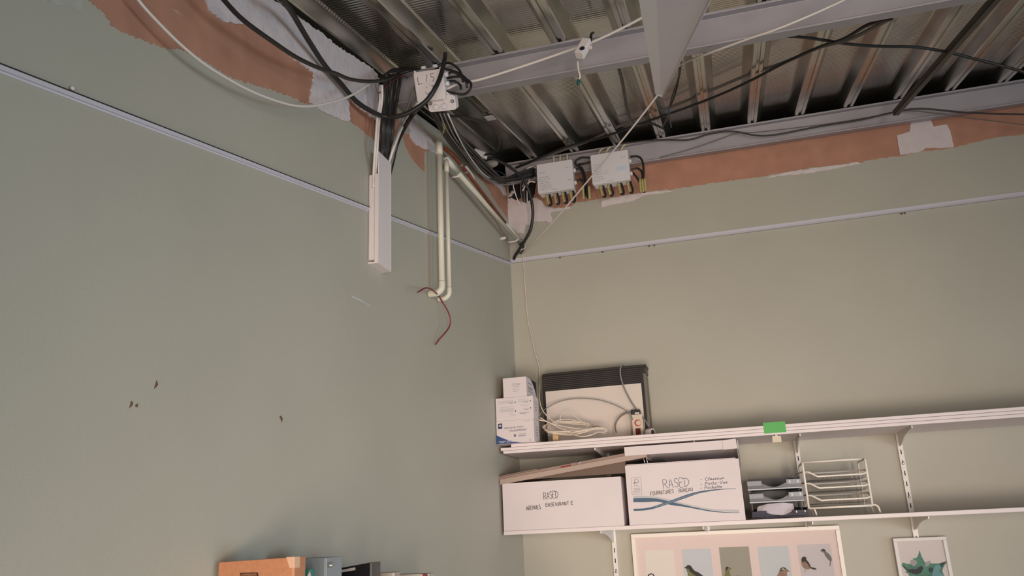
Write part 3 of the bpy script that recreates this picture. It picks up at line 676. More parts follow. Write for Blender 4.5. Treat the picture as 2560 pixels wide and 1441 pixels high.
# ================================================================== HANGING WHITE CONNECTOR on the front beam
c0 = PY(1456, 126, -1.66)
hc = thing('hanging_connector', 'small white plastic connector with a dark oval opening hanging off the front beam', 'connector', c0)
top_, bot_ = PY(1470, 102, -1.655), PY(1447, 142, -1.675)
ez = (top_ - bot_).normalized(); ex = X3 - ez * X3.dot(ez); ex.normalize(); n = ex.cross(ez); n = n if n.y < 0 else -n
ctr = (top_ + bot_) / 2
obj('shell', MB().obox(ctr, ex, n, ez, -.015, .013, -.014, .014, -.032, .034), M_WHITE, hc, .002)
obj('opening', MB().cyl(ctr - ez * .014 + ex * .005 + n * .0142, ctr - ez * .014 + ex * .005 + n * .0152, .0085, 16), mat('dark_blue_hole', (24, 24, 58), rough=.5), hc)
obj('clip', MB().obox(ctr, ex, n, ez, .013, .024, -.006, .004, .006, .014), M_WHITE, hc, .001)
obj('white_lead', MB().tube([PY(1444, 153, -1.675), PY(1446, 175, -1.675), PY(1450, 188, -1.675), PY(1448, 198, -1.675)], .0028, 8, 4), M_WHITEC, hc)
obj('teal_cap', MB().sphere(PY(1446, 206, -1.675), .006, .006, .011, 10, 8), M_TEAL, hc)
obj('strap', MB().tube([PY(1474, 118, -1.655), PY(1477, 100, -1.64), PY(1478, 86, -1.60), PY(1483, 82, -1.55)], .0045, 8, 4), M_BLACK, hc)
# sticker tag on a deck rib
p = PH(1226, 295, -.004)
mb = MB(); e_y = Vector((0, SC, SS)); nn = Vector((0, -SS, SC))
mb.obox(p, X3, e_y, nn, -.020, .020, -.032, .030, -.002, 0); tg = obj('deck_tag', mb, M_GREYW); tag(tg, 'small white tag stuck under a deck rib near the corner', 'tag')

# ================================================================== TRUNKING on the left wall
ya = PX(920, 658, 0).y
tr = thing('cable_trunking', 'white plastic cable trunking hanging on the left wall with an open top', 'trunking', (0.017, -1.655, 2.473))
mb = MB()
mb.box(0, .0025, -1.690, -1.612, 2.475, 2.775); mb.box(0, .020, -1.700, -1.690, 2.482, 2.768); mb.box(0, .030, -1.612, -1.604, 2.475, 2.790)
obj('channel', mb, M_WHITE, tr, .001)
mb = MB(); mb.box(.030, .034, -1.700, -1.604, 2.475, 2.850); mb.box(.0215, .034, -1.7035, -1.700, 2.475, 2.770); mb.box(.010, .034, -1.604, -1.601, 2.475, 2.850)
obj('cover', mb, M_WHITE, tr, .001)
obj('end_cap', MB().box(.0, .034, -1.702, -1.602, 2.470, 2.476), M_WHITE, tr, .001)
obj('side_ledge', MB().box(.004, .012, -1.7055, -1.700, 2.482, 2.768), M_WHITE, tr, .001)
# bundle of cables dropping into it
rnd = random.Random(5)
specs = []
for k in range(2): specs.append((M_WHITEC, .0044, [(951 + 4 * k, 212), (950 + 5 * k, 250), (943 + 5 * k, 300), (938 + 5 * k, 370), (934 + 5 * k, 430), (934 + 5 * k, 470)], ('white cable dropping into the trunking, leftmost of the bundle', 'white cable dropping into the trunking, second from the left')[k]))
for k in range(7): specs.append((M_BLACK if k % 3 else M_BLACK2, .0058, [(966 + 6 * k, 186), (962 + 6 * k, 215), (960 + 5 * k, 260), (957 + 4 * k, 320), (955 + 3.4 * k, 380), (954 + 2.6 * k, 440)], 'black cable dropping from the deck into the white trunking'))
for k in range(2): specs.append((M_GREYC, .0044, [(1045 + 3 * k, 196), (1030 + 5 * k, 240), (1006 + 6 * k, 300), (984 + 6 * k, 360), (974 + 5 * k, 405), (970 + 3 * k, 440)], 'grey cable slanting down behind the loop into the white trunking'))
specs.append((M_WHITEC, .0048, [(1056, 250), (1040, 262), (1020, 290), (1000, 330), (984, 370), (972, 410), (968, 440)], 'white cable running from the written junction box into the trunking'))
for k in range(2): specs.append((M_BLACK, .005, [(1050, 262 + 6 * k), (1030, 285 + 8 * k), (1010, 318 + 8 * k), (994, 360), (980 + 3 * k, 405), (974, 440)], 'black cable bending from the small box down into the trunking'))
for i, (m_, r_, L, lb) in enumerate(specs):
    xs = [.06 + .008 * (i % 3)] + [.050 + .004 * (i % 3)] + [.040] * (len(L) - 4) + [.018, .017]
    pts = []
    for j, (u, v) in enumerate(L):
        pts.append(PX(u, v, xs[min(j, len(xs) - 1)] + (0.003 * ((i * 7 + j) % 3) if j < len(L) - 2 else 0)))
    if lb.startswith('white cable running') or 'small box' in lb or lb.startswith('grey'):
        pts[0] = PY(*L[0], -1.62); pts[1] = PY(*L[1], -1.62)
    cable('trunking_cable', pts, r_, m_, lb, 'cable', 'cables dropping into the trunking', 4)
# rope of cables crossing over the bundle top
for k in range(5):
    L = [(948 + 2 * k, 205 - k), (958 + 4 * k, 190 - 3 * k), (975 + 5 * k, 180 - 2 * k), (1000 + 4 * k, 178 - 2 * k), (1025, 172 + k), (1050, 168)]
    cable('top_bundle_cable', [PX(u, v, .075) if i < 3 else PY(u, v, -1.62 + .01 * k) for i, (u, v) in enumerate(L)], .004, M_BLACK2 if k % 2 else M_BLACK, 'dark cable bending over the wall top above the trunking', 'cable', 'cables bending over above the trunking', 4)
cable('red_brown_wire', [PX(945, 233, .06), PX(955, 228, .062), PX(980, 205, .075), PY(1005, 190, -1.64), PY(1020, 196, -1.64)], .0020, mat('maroon_wire', (96, 44, 40), rough=.5), 'thin maroon wire twisted over the cable bundle')

# ================================================================== CONDUITS on the left wall
def conduit(name, label, x, top_px, bot_px, r, end_px):
    a = PX(*top_px, x); b = PX(*bot_px, x); b = Vector((x, a.y, b.z))
    c = thing(name, label, 'pipe', Vector((x, a.y, b.z - .03)))
    obj('pipe', MB().cyl(a, b, r, 16), M_PVC, c)
    obj('top_socket', MB().cyl(a - Z3 * .05, a + Z3 * .002, r * 1.18, 16), M_PVC, c)
    e = MB().tube([b + Z3 * .015, b - Z3 * .004, b + Vector((-.004, 0, -.016)), b + Vector((-.016, 0, -.026)), b + Vector((-.028, 0, -.028)), (0.002, a.y, b.z - .028)], r * 1.16, 14, 4)
    obj('elbow', e, M_PVC, c)
    return c, a, b
c1, a1, b1 = conduit('vertical_conduit', 'thick cream pipe running vertically down the left wall, the left one of the pair', .055, (1098, 358), (1107, 715), .0108, None)
c2, a2, b2 = conduit('vertical_conduit', 'thin cream pipe running vertically down the left wall, the right one of the pair', .048, (1116, 402), (1123, 728), .0082, None)
# sloping pipes to the corner
pa = PX(1119, 402, .050); pb = PY(1304, 614, -.040)
sc = thing('sloping_conduit', 'cream pipe sloping down along the left wall to the corner', 'pipe', (pa + pb) / 2)
dd = (pb - pa).normalized()
obj('pipe', MB().cyl(pa, pb, .0102, 16), M_PVC, sc)
obj('socket', MB().cyl(pa - dd * .01, pa + dd * .11, .0124, 16), M_PVC, sc)
q = pa + dd * .135
obj('pipe_clip', MB().tube([q + Vector((0, .012, .012)), q + Vector((.012, 0, 0)), q + Vector((0, -.012, -.014)), q + Vector((-.03, -.012, -.014))], .0035, 8, 3), M_WHITE, sc)
q = PX(1290, 600, .062); q2 = pb - dd * .10
obj('pipe_clip', MB().tube([q2 + Vector((0, .012, .014)), q2 + Vector((.012, 0, 0)), q2 + Vector((0, -.010, -.014)), q2 + Vector((-.04, -.012, -.016))], .0035, 8, 3), M_WHITE, sc)
q3 = PX(1257, 597, .012)
obj('clip_plug', MB().cyl(Vector((0, q3.y, q3.z)), Vector((.028, q3.y, q3.z + .004)), .010, 12, .006), M_WHITE, sc)
ra = PX(1112, 372, .045); rm = PX(1150, 410, .046); rb = PX(1264, 560, .050)
rp = thing('rusty_pipe', 'rusty brown copper pipe sloping above the cream pipe to the corner', 'pipe', (ra + rb) / 2)
obj('pipe', MB().tube([ra, rm, rb], .0085, 12, 4), M_COPPER, rp)
for t in (.30, .40): 
    q = rm.lerp(rb, t - .3); obj('collar', MB().cyl(q, q + (rb - rm).normalized() * .012, .0105, 12), M_GREYC, rp)
q0 = rb - (rb - rm).normalized() * .01; q1 = PY(1302, 606, -.075)
obj('cream_sleeve', MB().cyl(q0, q1, .0098, 14), M_PVC, rp)
q = PX(1180, 432, .046)
obj('plaster_dab', MB().tube([PX(1165, 418, .040), PX(1180, 438, .040), PX(1188, 462, .040)], .006, 8, 3), M_PLASTER, rp)
# red wire at the elbows
C_ = [(1044, 731), (1050, 728), (1062, 721), (1075, 722), (1088, 731), (1098, 742), (1106, 756), (1116, 772), (1124, 790), (1126, 806), (1122, 820), (1110, 836), (1097, 850), (1089, 862)]
cable('red_wire', [PX(u, v, x) for (u, v), x in zip(C_, (.05, .055, .06, .055, .045, .03, .028, .04, .05, .05, .045, .035, .02, .012))], .0030, M_RED, 'red wire curling around the two pipe elbows on the left wall')

# ================================================================== CABLE CLUTTER in the corner
rnd = random.Random(11)
for k in range(11):
    f = k / 10
    L = [(1068 + 30 * f, 262 + 2 * f), (1088 + 34 * f, 300 - 4 * f), (1108 + 36 * f, 335 - 6 * f), (1140 + 34 * f, 375 - 8 * f), (1175 + 30 * f, 410 - 10 * f), (1212 + 22 * f, 438 - 10 * f), (1250 + 10 * f, 455 - 8 * f), (1290, 452 - 16 * f), (1336, 440 - 20 * f)]
    ys = [-1.52, -1.40, -1.24, -1.0, -.74, -.5, -.32, -.2, -.13]
    pts = [PY(u + rnd.uniform(-2, 2), v + rnd.uniform(-2, 2), y + .02 * math.sin(3 * k)) for (u, v), y in zip(L, ys)]
    for p in pts: p.x = max(p.x, .012)
    cable('wall_top_cable', pts, .0058, (M_BLACK, M_BLACK2, M_BLACK)[k % 3], 'black cable in the bundle running along the top of the left wall to the corner', 'cable', 'black cables along the left wall top', 4)
for k in range(3):
    L = [(1100 + 10 * k, 285), (1120 + 10 * k, 330), (1150 + 6 * k, 372), (1185 + 4 * k, 418), (1222, 452 - 4 * k), (1255, 462 - 6 * k), (1290, 458 - 4 * k), (1322, 440)]
    cable('grey_corner_cable', [PY(u, v, y) for (u, v), y in zip(L, (-1.5, -1.3, -1.02, -.72, -.46, -.30, -.2, -.14))], .0030, M_GREYC if k < 2 else M_WHITEC, ('grey cable following the black bundle into the corner', 'grey cable following the black bundle into the corner', 'white cable standing out of the black bundle below the small box')[k], 'cable', 'pale cables in the corner', 4)
cable('white_corner_cable', [PY(u, v, y) for u, v, y in ((1205, 436, -.40), (1225, 452, -.30), (1250, 457, -.24), (1280, 457, -.17), (1284, 470, -.13), (1292, 495, -.10), (1300, 512, -.08))], .0030, M_WHITEC, 'white cable bending sharply down into the ragged corner hole', 'cable')
for k in range(5):
    L = [(1310 + 5 * k, 420 + 2 * k), (1304 + 5 * k, 445), (1302 + 4 * k, 475), (1306 + 3 * k, 505)]
    cable('corner_wire', [PY(u, v, -.115 - .006 * (k % 2)) for u, v in L], .0026, (M_GREYC, M_BLACK2, M_GREYC, M_BLACK, M_WHITEC)[k], 'thin wire hanging at the left of the left enclosure', 'wire', 'thin wires beside the left enclosure', 4)
for k in range(4):
    L = [(1338, 420 + 12 * k), (1326, 418 + 12 * k), (1314, 428 + 12 * k), (1306, 448 + 10 * k)]
    cable('enclosure_feed_cable', [PY(u, v, -.135) for u, v in L], .0042, (M_WHITEC, M_BLACK, M_GREYC, M_CREAMC)[k], ('white', 'black', 'grey', 'cream')[k] + ' cable curving into the left side of the left enclosure', 'cable', 'feeds of the left enclosure', 4)
C_ = [(1100, 268), (1110, 288), (1160, 293), (1205, 305), (1236, 325), (1248, 350), (1244, 370), (1232, 382), (1212, 388)]
cable('arched_black_cable', lerp_y(C_, [-1.45, -1.2, -.95, -.75, -.62, -.56]), .0060, M_BLACK, 'black cable arching from the small junction box to the white terminal block')
C_ = [(1210, 393), (1235, 398), (1262, 410), (1290, 430), (1310, 452), (1322, 478), (1330, 510), (1332, 540), (1326, 575), (1312, 602), (1300, 622), (1288, 640), (1285, 648)]
cable('corner_black_cable', [PY(u, v, y) for (u, v), y in zip(C_, (-.56, -.48, -.38, -.28, -.22, -.19, -.17, -.15, -.13, -.11, -.09, -.07, -.05))], .0078, M_BLACK, 'thick black cable bowing down the wall corner over the white filler')
p = PY(1304, 625, -.075)
cable('cable_tie', [p + Vector((-.014, 0, -.010)), p + Vector((.0, -.014, -.004)), p + Vector((.016, -.004, .004)), p + Vector((.022, 0, .014))], .0022, M_WHITE, 'white tie holding the black cable at the bottom of the corner', 'cable tie')
cable('black_tape_wrap', [PY(1298, 600, -.075), PY(1305, 618, -.075), PY(1298, 634, -.07)], .0125, M_BLACK2, 'black taped cable joint in the wall corner', 'tape')
o = PY(1196, 388, -.56)
tb = thing('terminal_block', 'white terminal block among the cables near the corner', 'connector', o)
obj('body', MB().obox(o, Vector((.8, .5, -.3)).normalized(), Vector((-.5, .8, 0)).normalized(), Vector((.3, .15, .9)).normalized(), -.028, .026, -.018, .018, -.018, .018), M_WHITE, tb, .002)
obj('clamp', MB().cyl(o + Vector((.022, 0, -.012)), o + Vector((.040, .005, -.018)), .010, 8), M_WHITE, tb)
o = PY(1226, 411, -.50)
mb = MB().sphere(o, .040, .018, .019, 16, 10)
tag(obj('oval_cover', mb, mat('grey_beige_plastic', (138, 132, 122), rough=.6)), 'oval grey plastic cover lying among the cables by the terminal block', 'cover')
cable('yellow_green_wire', [PY(1109, 268, -1.50), PY(1106, 285, -1.46), PY(1107, 310, -1.40), PY(1110, 328, -1.36), PY(1100, 345, -1.30), PY(1090, 358, -1.26), PY(1087, 368, -1.24)], .0016, M_YG, 'thin yellow-green wire hanging below the small junction box', 'wire')
cable('yellow_green_wire', [PY(1108, 300, -1.42), PY(1112, 322, -1.38), PY(1104, 331, -1.35), PY(1094, 330, -1.33)], .0014, M_YG, 'short yellow-green wire end curling over the thick pipe top', 'wire')
for k in range(2):
    C_ = [(1200, 418), (1215, 424), (1208, 432), (1230, 428), (1250, 430), (1262, 438)] if k == 0 else [(1206, 415), (1206, 440), (1205, 460), (1207, 470)]
    cable('blue_wire', [PY(u, v, -.42) for u, v in C_], .0016, M_BLUEC, ('thin blue wire tangled under the oval cover', 'thin blue wire end hanging straight down under the oval cover')[k], 'wire')
for k, (u, v) in enumerate(((1276, 488), (1281, 481), (1272, 500))):
    mb = MB().sphere(PY(u, v, -.008), .012, .007, .010, 12, 8); rq = random.Random(70 + k); c_ = PY(u, v, -.008)
    mb.v = [c_ + (p - c_) * rq.uniform(.6, 1.25) for p in mb.v]
    tag(obj('foam_blob', mb, M_FOAM), 'lump of white foam in the ragged corner hole, %s' % ('lower right one', 'topmost one', 'lowest one at the left')[k], 'foam', 'foam lumps in the corner hole')

# ================================================================== SHELVING on the back wall
UX = (.431, .853, 1.277, 1.698)
SH_F, SH_B = -.362, -.022
ZT, ZL = 1.995, 1.650                       # undersides of the two shelves
for k, x in enumerate(UX):
    nm = ('leftmost', 'second', 'third', 'fourth', 'fifth')[k]
    r = thing('shelf_upright', 'white slotted shelf upright on the back wall, %s from the corner' % nm, 'shelf upright', (x, 0, .9), 'slotted shelf uprights')
    obj('rail', MB().box(x - .0105, x + .0105, -.013, 0, .9, 2.04), M_RAIL, r, .001)
    z = .93
    while z < 2.02:
        obj('slot', MB().box(x - .0019, x + .0019, -.0136, -.0125, z, z + .019), M_DARK, r); z += .0445
    for zz in (1.73, 1.87, 1.47, 1.1): obj('screw', MB().sphere((x, -.0135, zz), .0062, .004, .0062, 8, 6), M_SCREW, r)
    for zt, wh in ((ZT, 'top'), (ZL, 'lower')):
        low = wh == 'lower' and k in (1, 2)                       # short hook where the picture hangs below
        prof_ = [(-.008, -.075), (-.008, -.0005), (SH_F + .02, -.0005), (SH_F + .02, -.012), (-.20, -.018), (-.036, -.020), (-.0134, -.050)] if low else [(-.008, -.054), (-.008, -.0005), (SH_F + .02, -.0005), (SH_F + .02, -.010), (-.25, -.014), (-.16, -.024), (-.06, -.048)]
        mb = MB().prism([(x - .002, a_, zt + c_) for a_, c_ in prof_], (.004, 0, 0))
        tag(obj('shelf_bracket', mb, M_RAIL), 'white metal bracket under the %s shelf, %s from the corner' % (wh, nm), 'bracket', 'white shelf brackets')
def board(x0, x1, z0, t, label, yf=SH_F):
    return tag(obj('shelf_board', MB().box(x0, x1, yf, SH_B, z0, z0 + t), M_SHELF, None, .0022, seg=3), label, 'shelf', 'white shelf boards')
board(.023, 3.4, ZT, .0128, 'white shelf board, bottom one of the three stacked on the upper brackets')
board(.012, 3.4, ZT + .0134, .0128, 'white shelf board, middle of the upper stack and reaching closest to the left wall')
board(.060, 3.4, ZT + .0268, .0128, 'white shelf board, top one of the upper stack carrying the heater')
board(.011, 3.4, ZL, .0165, 'single white shelf board carrying the two archive boxes and the trays')
S1, S2 = ZT + .0396, ZL + .0165            # top surfaces
# green note and small tag on the upper shelf front
G = lambda u, v: PY(u, v, SH_F)
mb = MB().prism([G(u, v) + NB * .0004 for u, v in ((1907, 1058), (1962, 1054), (1966, 1081), (1911, 1085))], NB * .0006)
tag(obj('paper_note', mb, M_GREEN), 'bright green paper note stuck on the front of the upper shelf', 'note')
mb = MB().prism([PY(u, v, SH_F + .02) for u, v in ((1930, 1091), (1952, 1090), (1954, 1106), (1932, 1107))], NB * .0008)
mb.box(PY(1941, 1090, SH_F + .02).x - .004, PY(1941, 1090, SH_F + .02).x + .004, SH_F + .0185, SH_F + .0195, PY(1941, 1092, SH_F + .02).z, ZT)
tag(obj('paper_tag', mb, M_BEIGE), 'small beige paper tag hanging below the green note', 'tag')

# ---- mask boxes
def carton(name, label, fy, px, depth, group=None, mfront=M_CARD):
    """upright carton: front bottom-left / bottom-right / top-left pixels on the plane y = fy"""
    a, b, c = [PY(u, v, fy) for u, v in px]
    x0, x1, z0, z1 = a.x, b.x, a.z, c.z
    return x0, x1, z0, z1
MF = -.388
GM = lambda u, v: PY(u, v, MF)
x0 = .004; x1 = PY(1335, 1080, MF).x; z0 = S1 + .0004; z1 = PY(1300, 1050, MF).z
m1 = thing('mask_box', 'white face mask carton with a blue wave, lowest of the stack', 'box', ((x0 + x1) / 2, MF, z0), 'mask cartons')
obj('carton', MB().box(x0, x1, MF, MF + .10, z0, z1), M_CARD, m1, .001)
# blue wave at the lower left
mb = MB(); pts = []
for i in range(13):
    t = i / 12; pts.append((x0 + (x1 - x0) * t * .80, z0 + (z1 - z0) * (.40 * (1 - t) ** 2.0)))
V = [Vector((a, MF - .0006, b)) for a, b in pts] + [Vector((a, MF - .0006, z0 + .0005)) for a, b in pts]
mb.add(V, [(i, i + 1, 14 + i, 13 + i) for i in range(12)])
obj('blue_wave', mb, M_PRINTBLUE, m1)
FR = lambda fx, fz, X0=x0, X1=x1, Za=z0, Zb=z1: Vector((X0 + (X1 - X0) * fx, MF, Za + (Zb - Za) * fz))
type_text('MASQUE TISSU', FR(.22, .64), FR(.74, .66), NB, M_INKBLUE, m1, height=.0085)
type_text('TRANSPARENT', FR(.34, .50), FR(.82, .52), NB, M_INKBLUE, m1, height=.0085)
type_text('MADE IN', FR(.60, .36), FR(.79, .365), NB, M_PRINTGREY, m1, height=.005)
type_text('FRANCE', FR(.59, .27), FR(.79, .275), NB, M_INKBLUE, m1, height=.0065)
lg = obj('logo_square', MB().add([FR(.05, .66) + NB * .0006, FR(.16, .67) + NB * .0006, FR(.16, .90) + NB * .0006, FR(.05, .89) + NB * .0006], [(0, 1, 2, 3)]), M_PRINTNAVY, m1)
obj('logo_disc', MB().cyl(FR(.105, .80) + NB * .0007, FR(.105, .80) + NB * .001, .0055, 16), M_PRINTLIGHT, lg)
obj('emblem_ring', MB().cyl(FR(.49, .33) + NB * .0003, FR(.49, .33) + NB * .0007, .0055, 16), M_PRINTNAVY, m1)
obj('emblem_dot', MB().cyl(FR(.49, .33) + NB * .0007, FR(.49, .33) + NB * .001, .0024, 12), M_CARD, m1)
def textlines(root, fr, rows, m_, h=.0022, n=NB):
    mb = MB()
    for a, b, c in rows: 
        p, q = fr(a, c), fr(b, c); mb.add([p + n * .0006, q + n * .0006, q + n * .0006 + Z3 * h, p + n * .0006 + Z3 * h], [(0, 1, 2, 3)])
    return obj('small_print', mb, m_, root)
textlines(m1, FR, [(.05, .24, .10), (.28, .48, .105), (.09, .20, .05), (.26, .50, .055)], M_CARD, .003)
textlines(m1, FR, [(.72, .92, .92)], M_PRINTGREY, .0012); textlines(m1, FR, [(.88, .90, .12), (.86, .92, .07)], M_PRINTGREY, .003)
SD = lambda a, c, X=x1, Za=z0, Zb=z1: Vector((X, MF + .10 * a, Za + (Zb - Za) * c))
textlines(m1, SD, [(.4, .7, .3), (.4, .7, .42), (.4, .7, .54), (.4, .7, .66)], M_PRINTGREY, .004, X3)
z0b = z1 + .0004; z1b = PY(1300, 992, MF).z; x1b = PY(1333, 1020, MF).x; x0b = .004
m2 = thing('mask_box', 'white carton with small print columns, middle of the stack', 'box', ((x0b + x1b) / 2, MF, z0b), 'mask cartons')
obj('carton', MB().box(x0b, x1b, MF + .002, MF + .102, z0b, z1b), M_CARD, m2, .001)
FR2 = lambda fx, fz: Vector((x0b + (x1b - x0b) * fx, MF + .002, z0b + (z1b - z0b) * fz))
textlines(m2, FR2, [(.06, .48, .84), (.20, .48, .80), (.06, .48, .76), (.12, .48, .58), (.10, .50, .50), (.10, .50, .46), (.10, .50, .42), (.12, .48, .38), (.36, .48, .34), (.36, .52, .24), (.46, .52, .19), (.62, .88, .86), (.60, .88, .80), (.60, .86, .76), (.66, .88, .62), (.70, .88, .56), (.72, .88, .46), (.62, .88, .30), (.64, .88, .27)], M_PRINTLIGHT, .0022)
textlines(m2, FR2, [(.36, .48, .735), (.74, .88, .735), (.76, .88, .42), (.64, .80, .25)], M_INKBLUE, .0014)
mb = MB()
for fx, fz in ((.53, .74), (.53, .36), (.93, .75), (.93, .44)): mb.box(FR2(fx, fz).x - .002, FR2(fx, fz).x + .002, MF + .0012, MF + .0016, FR2(fx, fz).z, FR2(fx, fz).z + .006)
obj('pictograms', mb, M_INKBLUE, m2)
SD2 = lambda a, c: Vector((x1b, MF + .10 * a, z0b + (z1b - z0b) * c))
textlines(m2, SD2, [(.4, .7, .40), (.4, .7, .52), (.4, .7, .66), (.4, .7, .76)], M_PRINTGREY, .004, X3)
z0c = z1b + .0004; z1c = PY(1290, 944, MF + .01).z; x0c = PY(1258, 970, MF + .01).x; x1c = PY(1316, 960, MF + .01).x
m3 = thing('mask_box', 'white carton turned endways with a dark corner, topmost of the stack', 'box', ((x0c + x1c) / 2, MF, z0c), 'mask cartons')
obj('carton', MB().box(x0c, x1c, MF + .008, MF + .19, z0c, z1c), M_CARD, m3, .001)
FR3 = lambda fx, fz: Vector((x0c + (x1c - x0c) * fx, MF + .008, z0c + (z1c - z0c) * fz))
textlines(m3, FR3, [(.38, .74, .66), (.36, .72, .60), (.42, .70, .50), (.40, .70, .38), (.42, .64, .28)], M_PRINTGREY, .0018)
SD3 = lambda a, c: Vector((x1c + .0006, MF + .008 + .182 * a, z0c + (z1c - z0c) * c))
mb = MB(); pts = [SD3(.35 + .65 * (i / 10), 1 - .75 * (i / 10) ** 1.8) for i in range(11)] + [SD3(1, 1)]
mb.add(pts, [tuple(range(len(pts)))]); obj('dark_wave', mb, mat('dark_navy_print', (38, 46, 58), rough=.5), m3)
textlines(m3, SD3, [(.15, .50, .70), (.15, .62, .50), (.15, .55, .42), (.15, .62, .30)], M_PRINTGREY, .004, X3)

# ---- convector heater
HF, HBk = -.150, -.050
hx0 = PY(1359, 960, HF).x; hx1 = PY(1602, 950, HF).x; hz1 = PY(1480, 927, HF).z; hzs = PY(1480, 969, HF).z
h = thing('convector_heater', 'cream convector heater with a black top grille standing on the upper shelf', 'heater', ((hx0 + hx1) / 2, HF, S1))
obj('front_panel', MB().box(hx0 + .006, hx1, HF, HF + .012, S1 + .012, hzs), M_HEATW, h, .0015)
obj('casing', MB().box(hx0, hx1 + .014, HF + .012, HBk, S1 + .012, hz1 - .006), M_HEATS, h, .002)
obj('side_cover', MB().box(hx1 + .002, hx1 + .022, HF + .020, HBk + .012, S1 + .02, hz1 - .03), M_HEATS, h, .003)
obj('left_strip', MB().box(hx0 - .006, hx0 + .006, HF - .001, HF + .012, S1 + .02, hz1), M_GRILLE, h, .001)
obj('right_strip', MB().box(hx1, hx1 + .012, HF - .001, HF + .012, S1 + .012, hz1), M_GRILLE, h, .001)
obj('grille_back', MB().box(hx0 + .002, hx1 + .010, HF + .006, HF + .012, hzs, hz1 - .004), M_GRILLE, h)
ns = 8
for i in range(ns):
    z = hzs + .004 + (hz1 - hzs - .010) * i / ns
    obj('grille_slat', MB().hexa([(hx0, HF - .003, z), (hx1 + .010, HF - .003, z), (hx1 + .010, HF + .007, z + .003), (hx0, HF + .007, z + .003), (hx0, HF - .003, z + .0045), (hx1 + .010, HF - .003, z + .0045), (hx1 + .010, HF + .007, z + .0065), (hx0, HF + .007, z + .0065)]), mat('satin_black_slat', (62, 56, 55), rough=.35), h)
obj('top_cap', MB().box(hx0 - .004, hx1 + .030, HF - .003, HBk, hz1 - .004, hz1 + .006), mat('charcoal_cap', (48, 43, 42), rough=.4), h, .002)
obj('cap_bracket', MB().box(hx1 + .010, hx1 + .026, HF + .004, HBk, hz1 - .032, hz1 - .004), mat('charcoal_cap', (48, 43, 42)), h, .002)
for xx in (hx0 + .05, hx1 - .05): obj('foot', MB().box(xx - .012, xx + .012, HF + .01, HBk, S1 + .0004, S1 + .012), M_GRILLE, h)
C_ = [(1562, 918, HF + .06), (1556, 914, HF + .01), (1551, 920, HF - .010), (1551, 938, HF - .012), (1556, 958, HF - .012), (1566, 982, HF - .014), (1580, 1008, HF - .02), (1594, 1028, HF - .03), (1606, 1042, HF - .05), (1616, 1056, HF - .08), (1622, 1066, HF - .09)]
cable('heater_flex', [PY(*c) for c in C_], .0036, M_GREYC, 'grey mains flex hanging over the top of the heater')
# plug, adapter and their leads
p = PY(1624, 1067, HF - .09)
pl_ = thing('mains_plug', 'round white mains plug at the right foot of the heater', 'plug', Vector((p.x, p.y, S1)))
obj('plug_body', MB().tube([Vector((p.x - .012, p.y + .01, S1 + .020)), Vector((p.x, p.y, S1 + .019)), Vector((p.x + .012, p.y - .008, S1 + .0185))], .0180, 16, 2), M_WHITE, pl_, 0)
obj('socket_face', MB().cyl(Vector((p.x + .0125, p.y - .0085, S1 + .0185)), Vector((p.x + .0135, p.y - .009, S1 + .0185)), .012, 16), M_DARKSTEEL, pl_)
af = HF - .055
ax0, ax1 = PY(1580, 1060, af).x, PY(1608, 1060, af).x; az1 = PY(1594, 1036, af).z
ad = thing('power_adapter', 'ivory socket block with a dark red switch beside the heater', 'adapter', ((ax0 + ax1) / 2, af, S1))
obj('block', MB().box(ax0, ax1, af, af + .04, S1 + .0004, az1), M_ADAPT, ad, .003)
hh = az1 - S1; ww = ax1 - ax0
obj('socket_ring', MB().cyl(Vector((ax0 + ww * .52, af - .001, S1 + hh * .64)), Vector((ax0 + ww * .52, af + .001, S1 + hh * .64)), ww * .30, 18), M_REDB, ad)
obj('socket_well', MB().cyl(Vector((ax0 + ww * .58, af - .0016, S1 + hh * .64)), Vector((ax0 + ww * .58, af - .001, S1 + hh * .64)), ww * .22, 18), M_ADAPT, ad)
obj('switch', MB().box(ax0 + ww * .28, ax0 + ww * .72, af - .003, af + .001, S1 + hh * .12, S1 + hh * .42), M_REDSW, ad, .001)
obj('black_plug', MB().box(ax0 - .002, ax1 - .010, af + .006, af + .034, az1 + .0004, az1 + .022), M_BLACK, ad, .003)
obj('plug_label', MB().box(ax0 + .016, ax1 - .014, af + .004, af + .006, az1 + .002, az1 + .008), M_WHITE, ad)
cable('adapter_lead', [PY(*c) for c in ((1574, 1032, af + .02), (1562, 1035, af + .01), (1548, 1045, af), (1539, 1060, af), (1538, 1072, af - .01), (1541, 1082, af - .02))], .0036, mat('taupe_flex', (124, 112, 102), rough=.5), 'taupe flex bowing down left of the socket block')
# coil of cream cable
rnd = random.Random(3)
pts = []
for k in range(8):
    cu = 1428 + rnd.uniform(-8, 8); ru = rnd.uniform(50, 78); rv = rnd.uniform(14, 30); ph = rnd.uniform(-.25, .25)
    for j in range(9):
        a = 2 * math.pi * j / 9 + math.pi + ph
        u = cu + ru * math.cos(a); fat = .62 - .38 * math.cos(a)
        v = 1069 - (u - 1430) * .02 + rv * fat * math.sin(a) + rnd.uniform(-2, 2)
        y = -.29 - .045 * math.sin(a) + rnd.uniform(-.012, .012)
        p = PY(u, v, y); p.z = max(p.z, S1 + .004 + .0015 * k); pts.append(p)
cable('coiled_lead', pts, .0026, M_CREAMC, 'loosely coiled cream extension lead lying on the upper shelf', 'cable', None, 5, 6)
C_ = [(1345, 1046, -.30), (1352, 1034, -.30), (1368, 1020, -.24), (1400, 1004, -.20), (1440, 997, -.19), (1490, 999, -.19), (1530, 1010, -.19), (1560, 1024, -.195), (1576, 1036, -.20), (1582, 1050, af - .003)]
cable('arched_lead', [PY(*c) for c in C_], .0022, M_GREYC, 'thin grey lead arching in front of the heater panel')
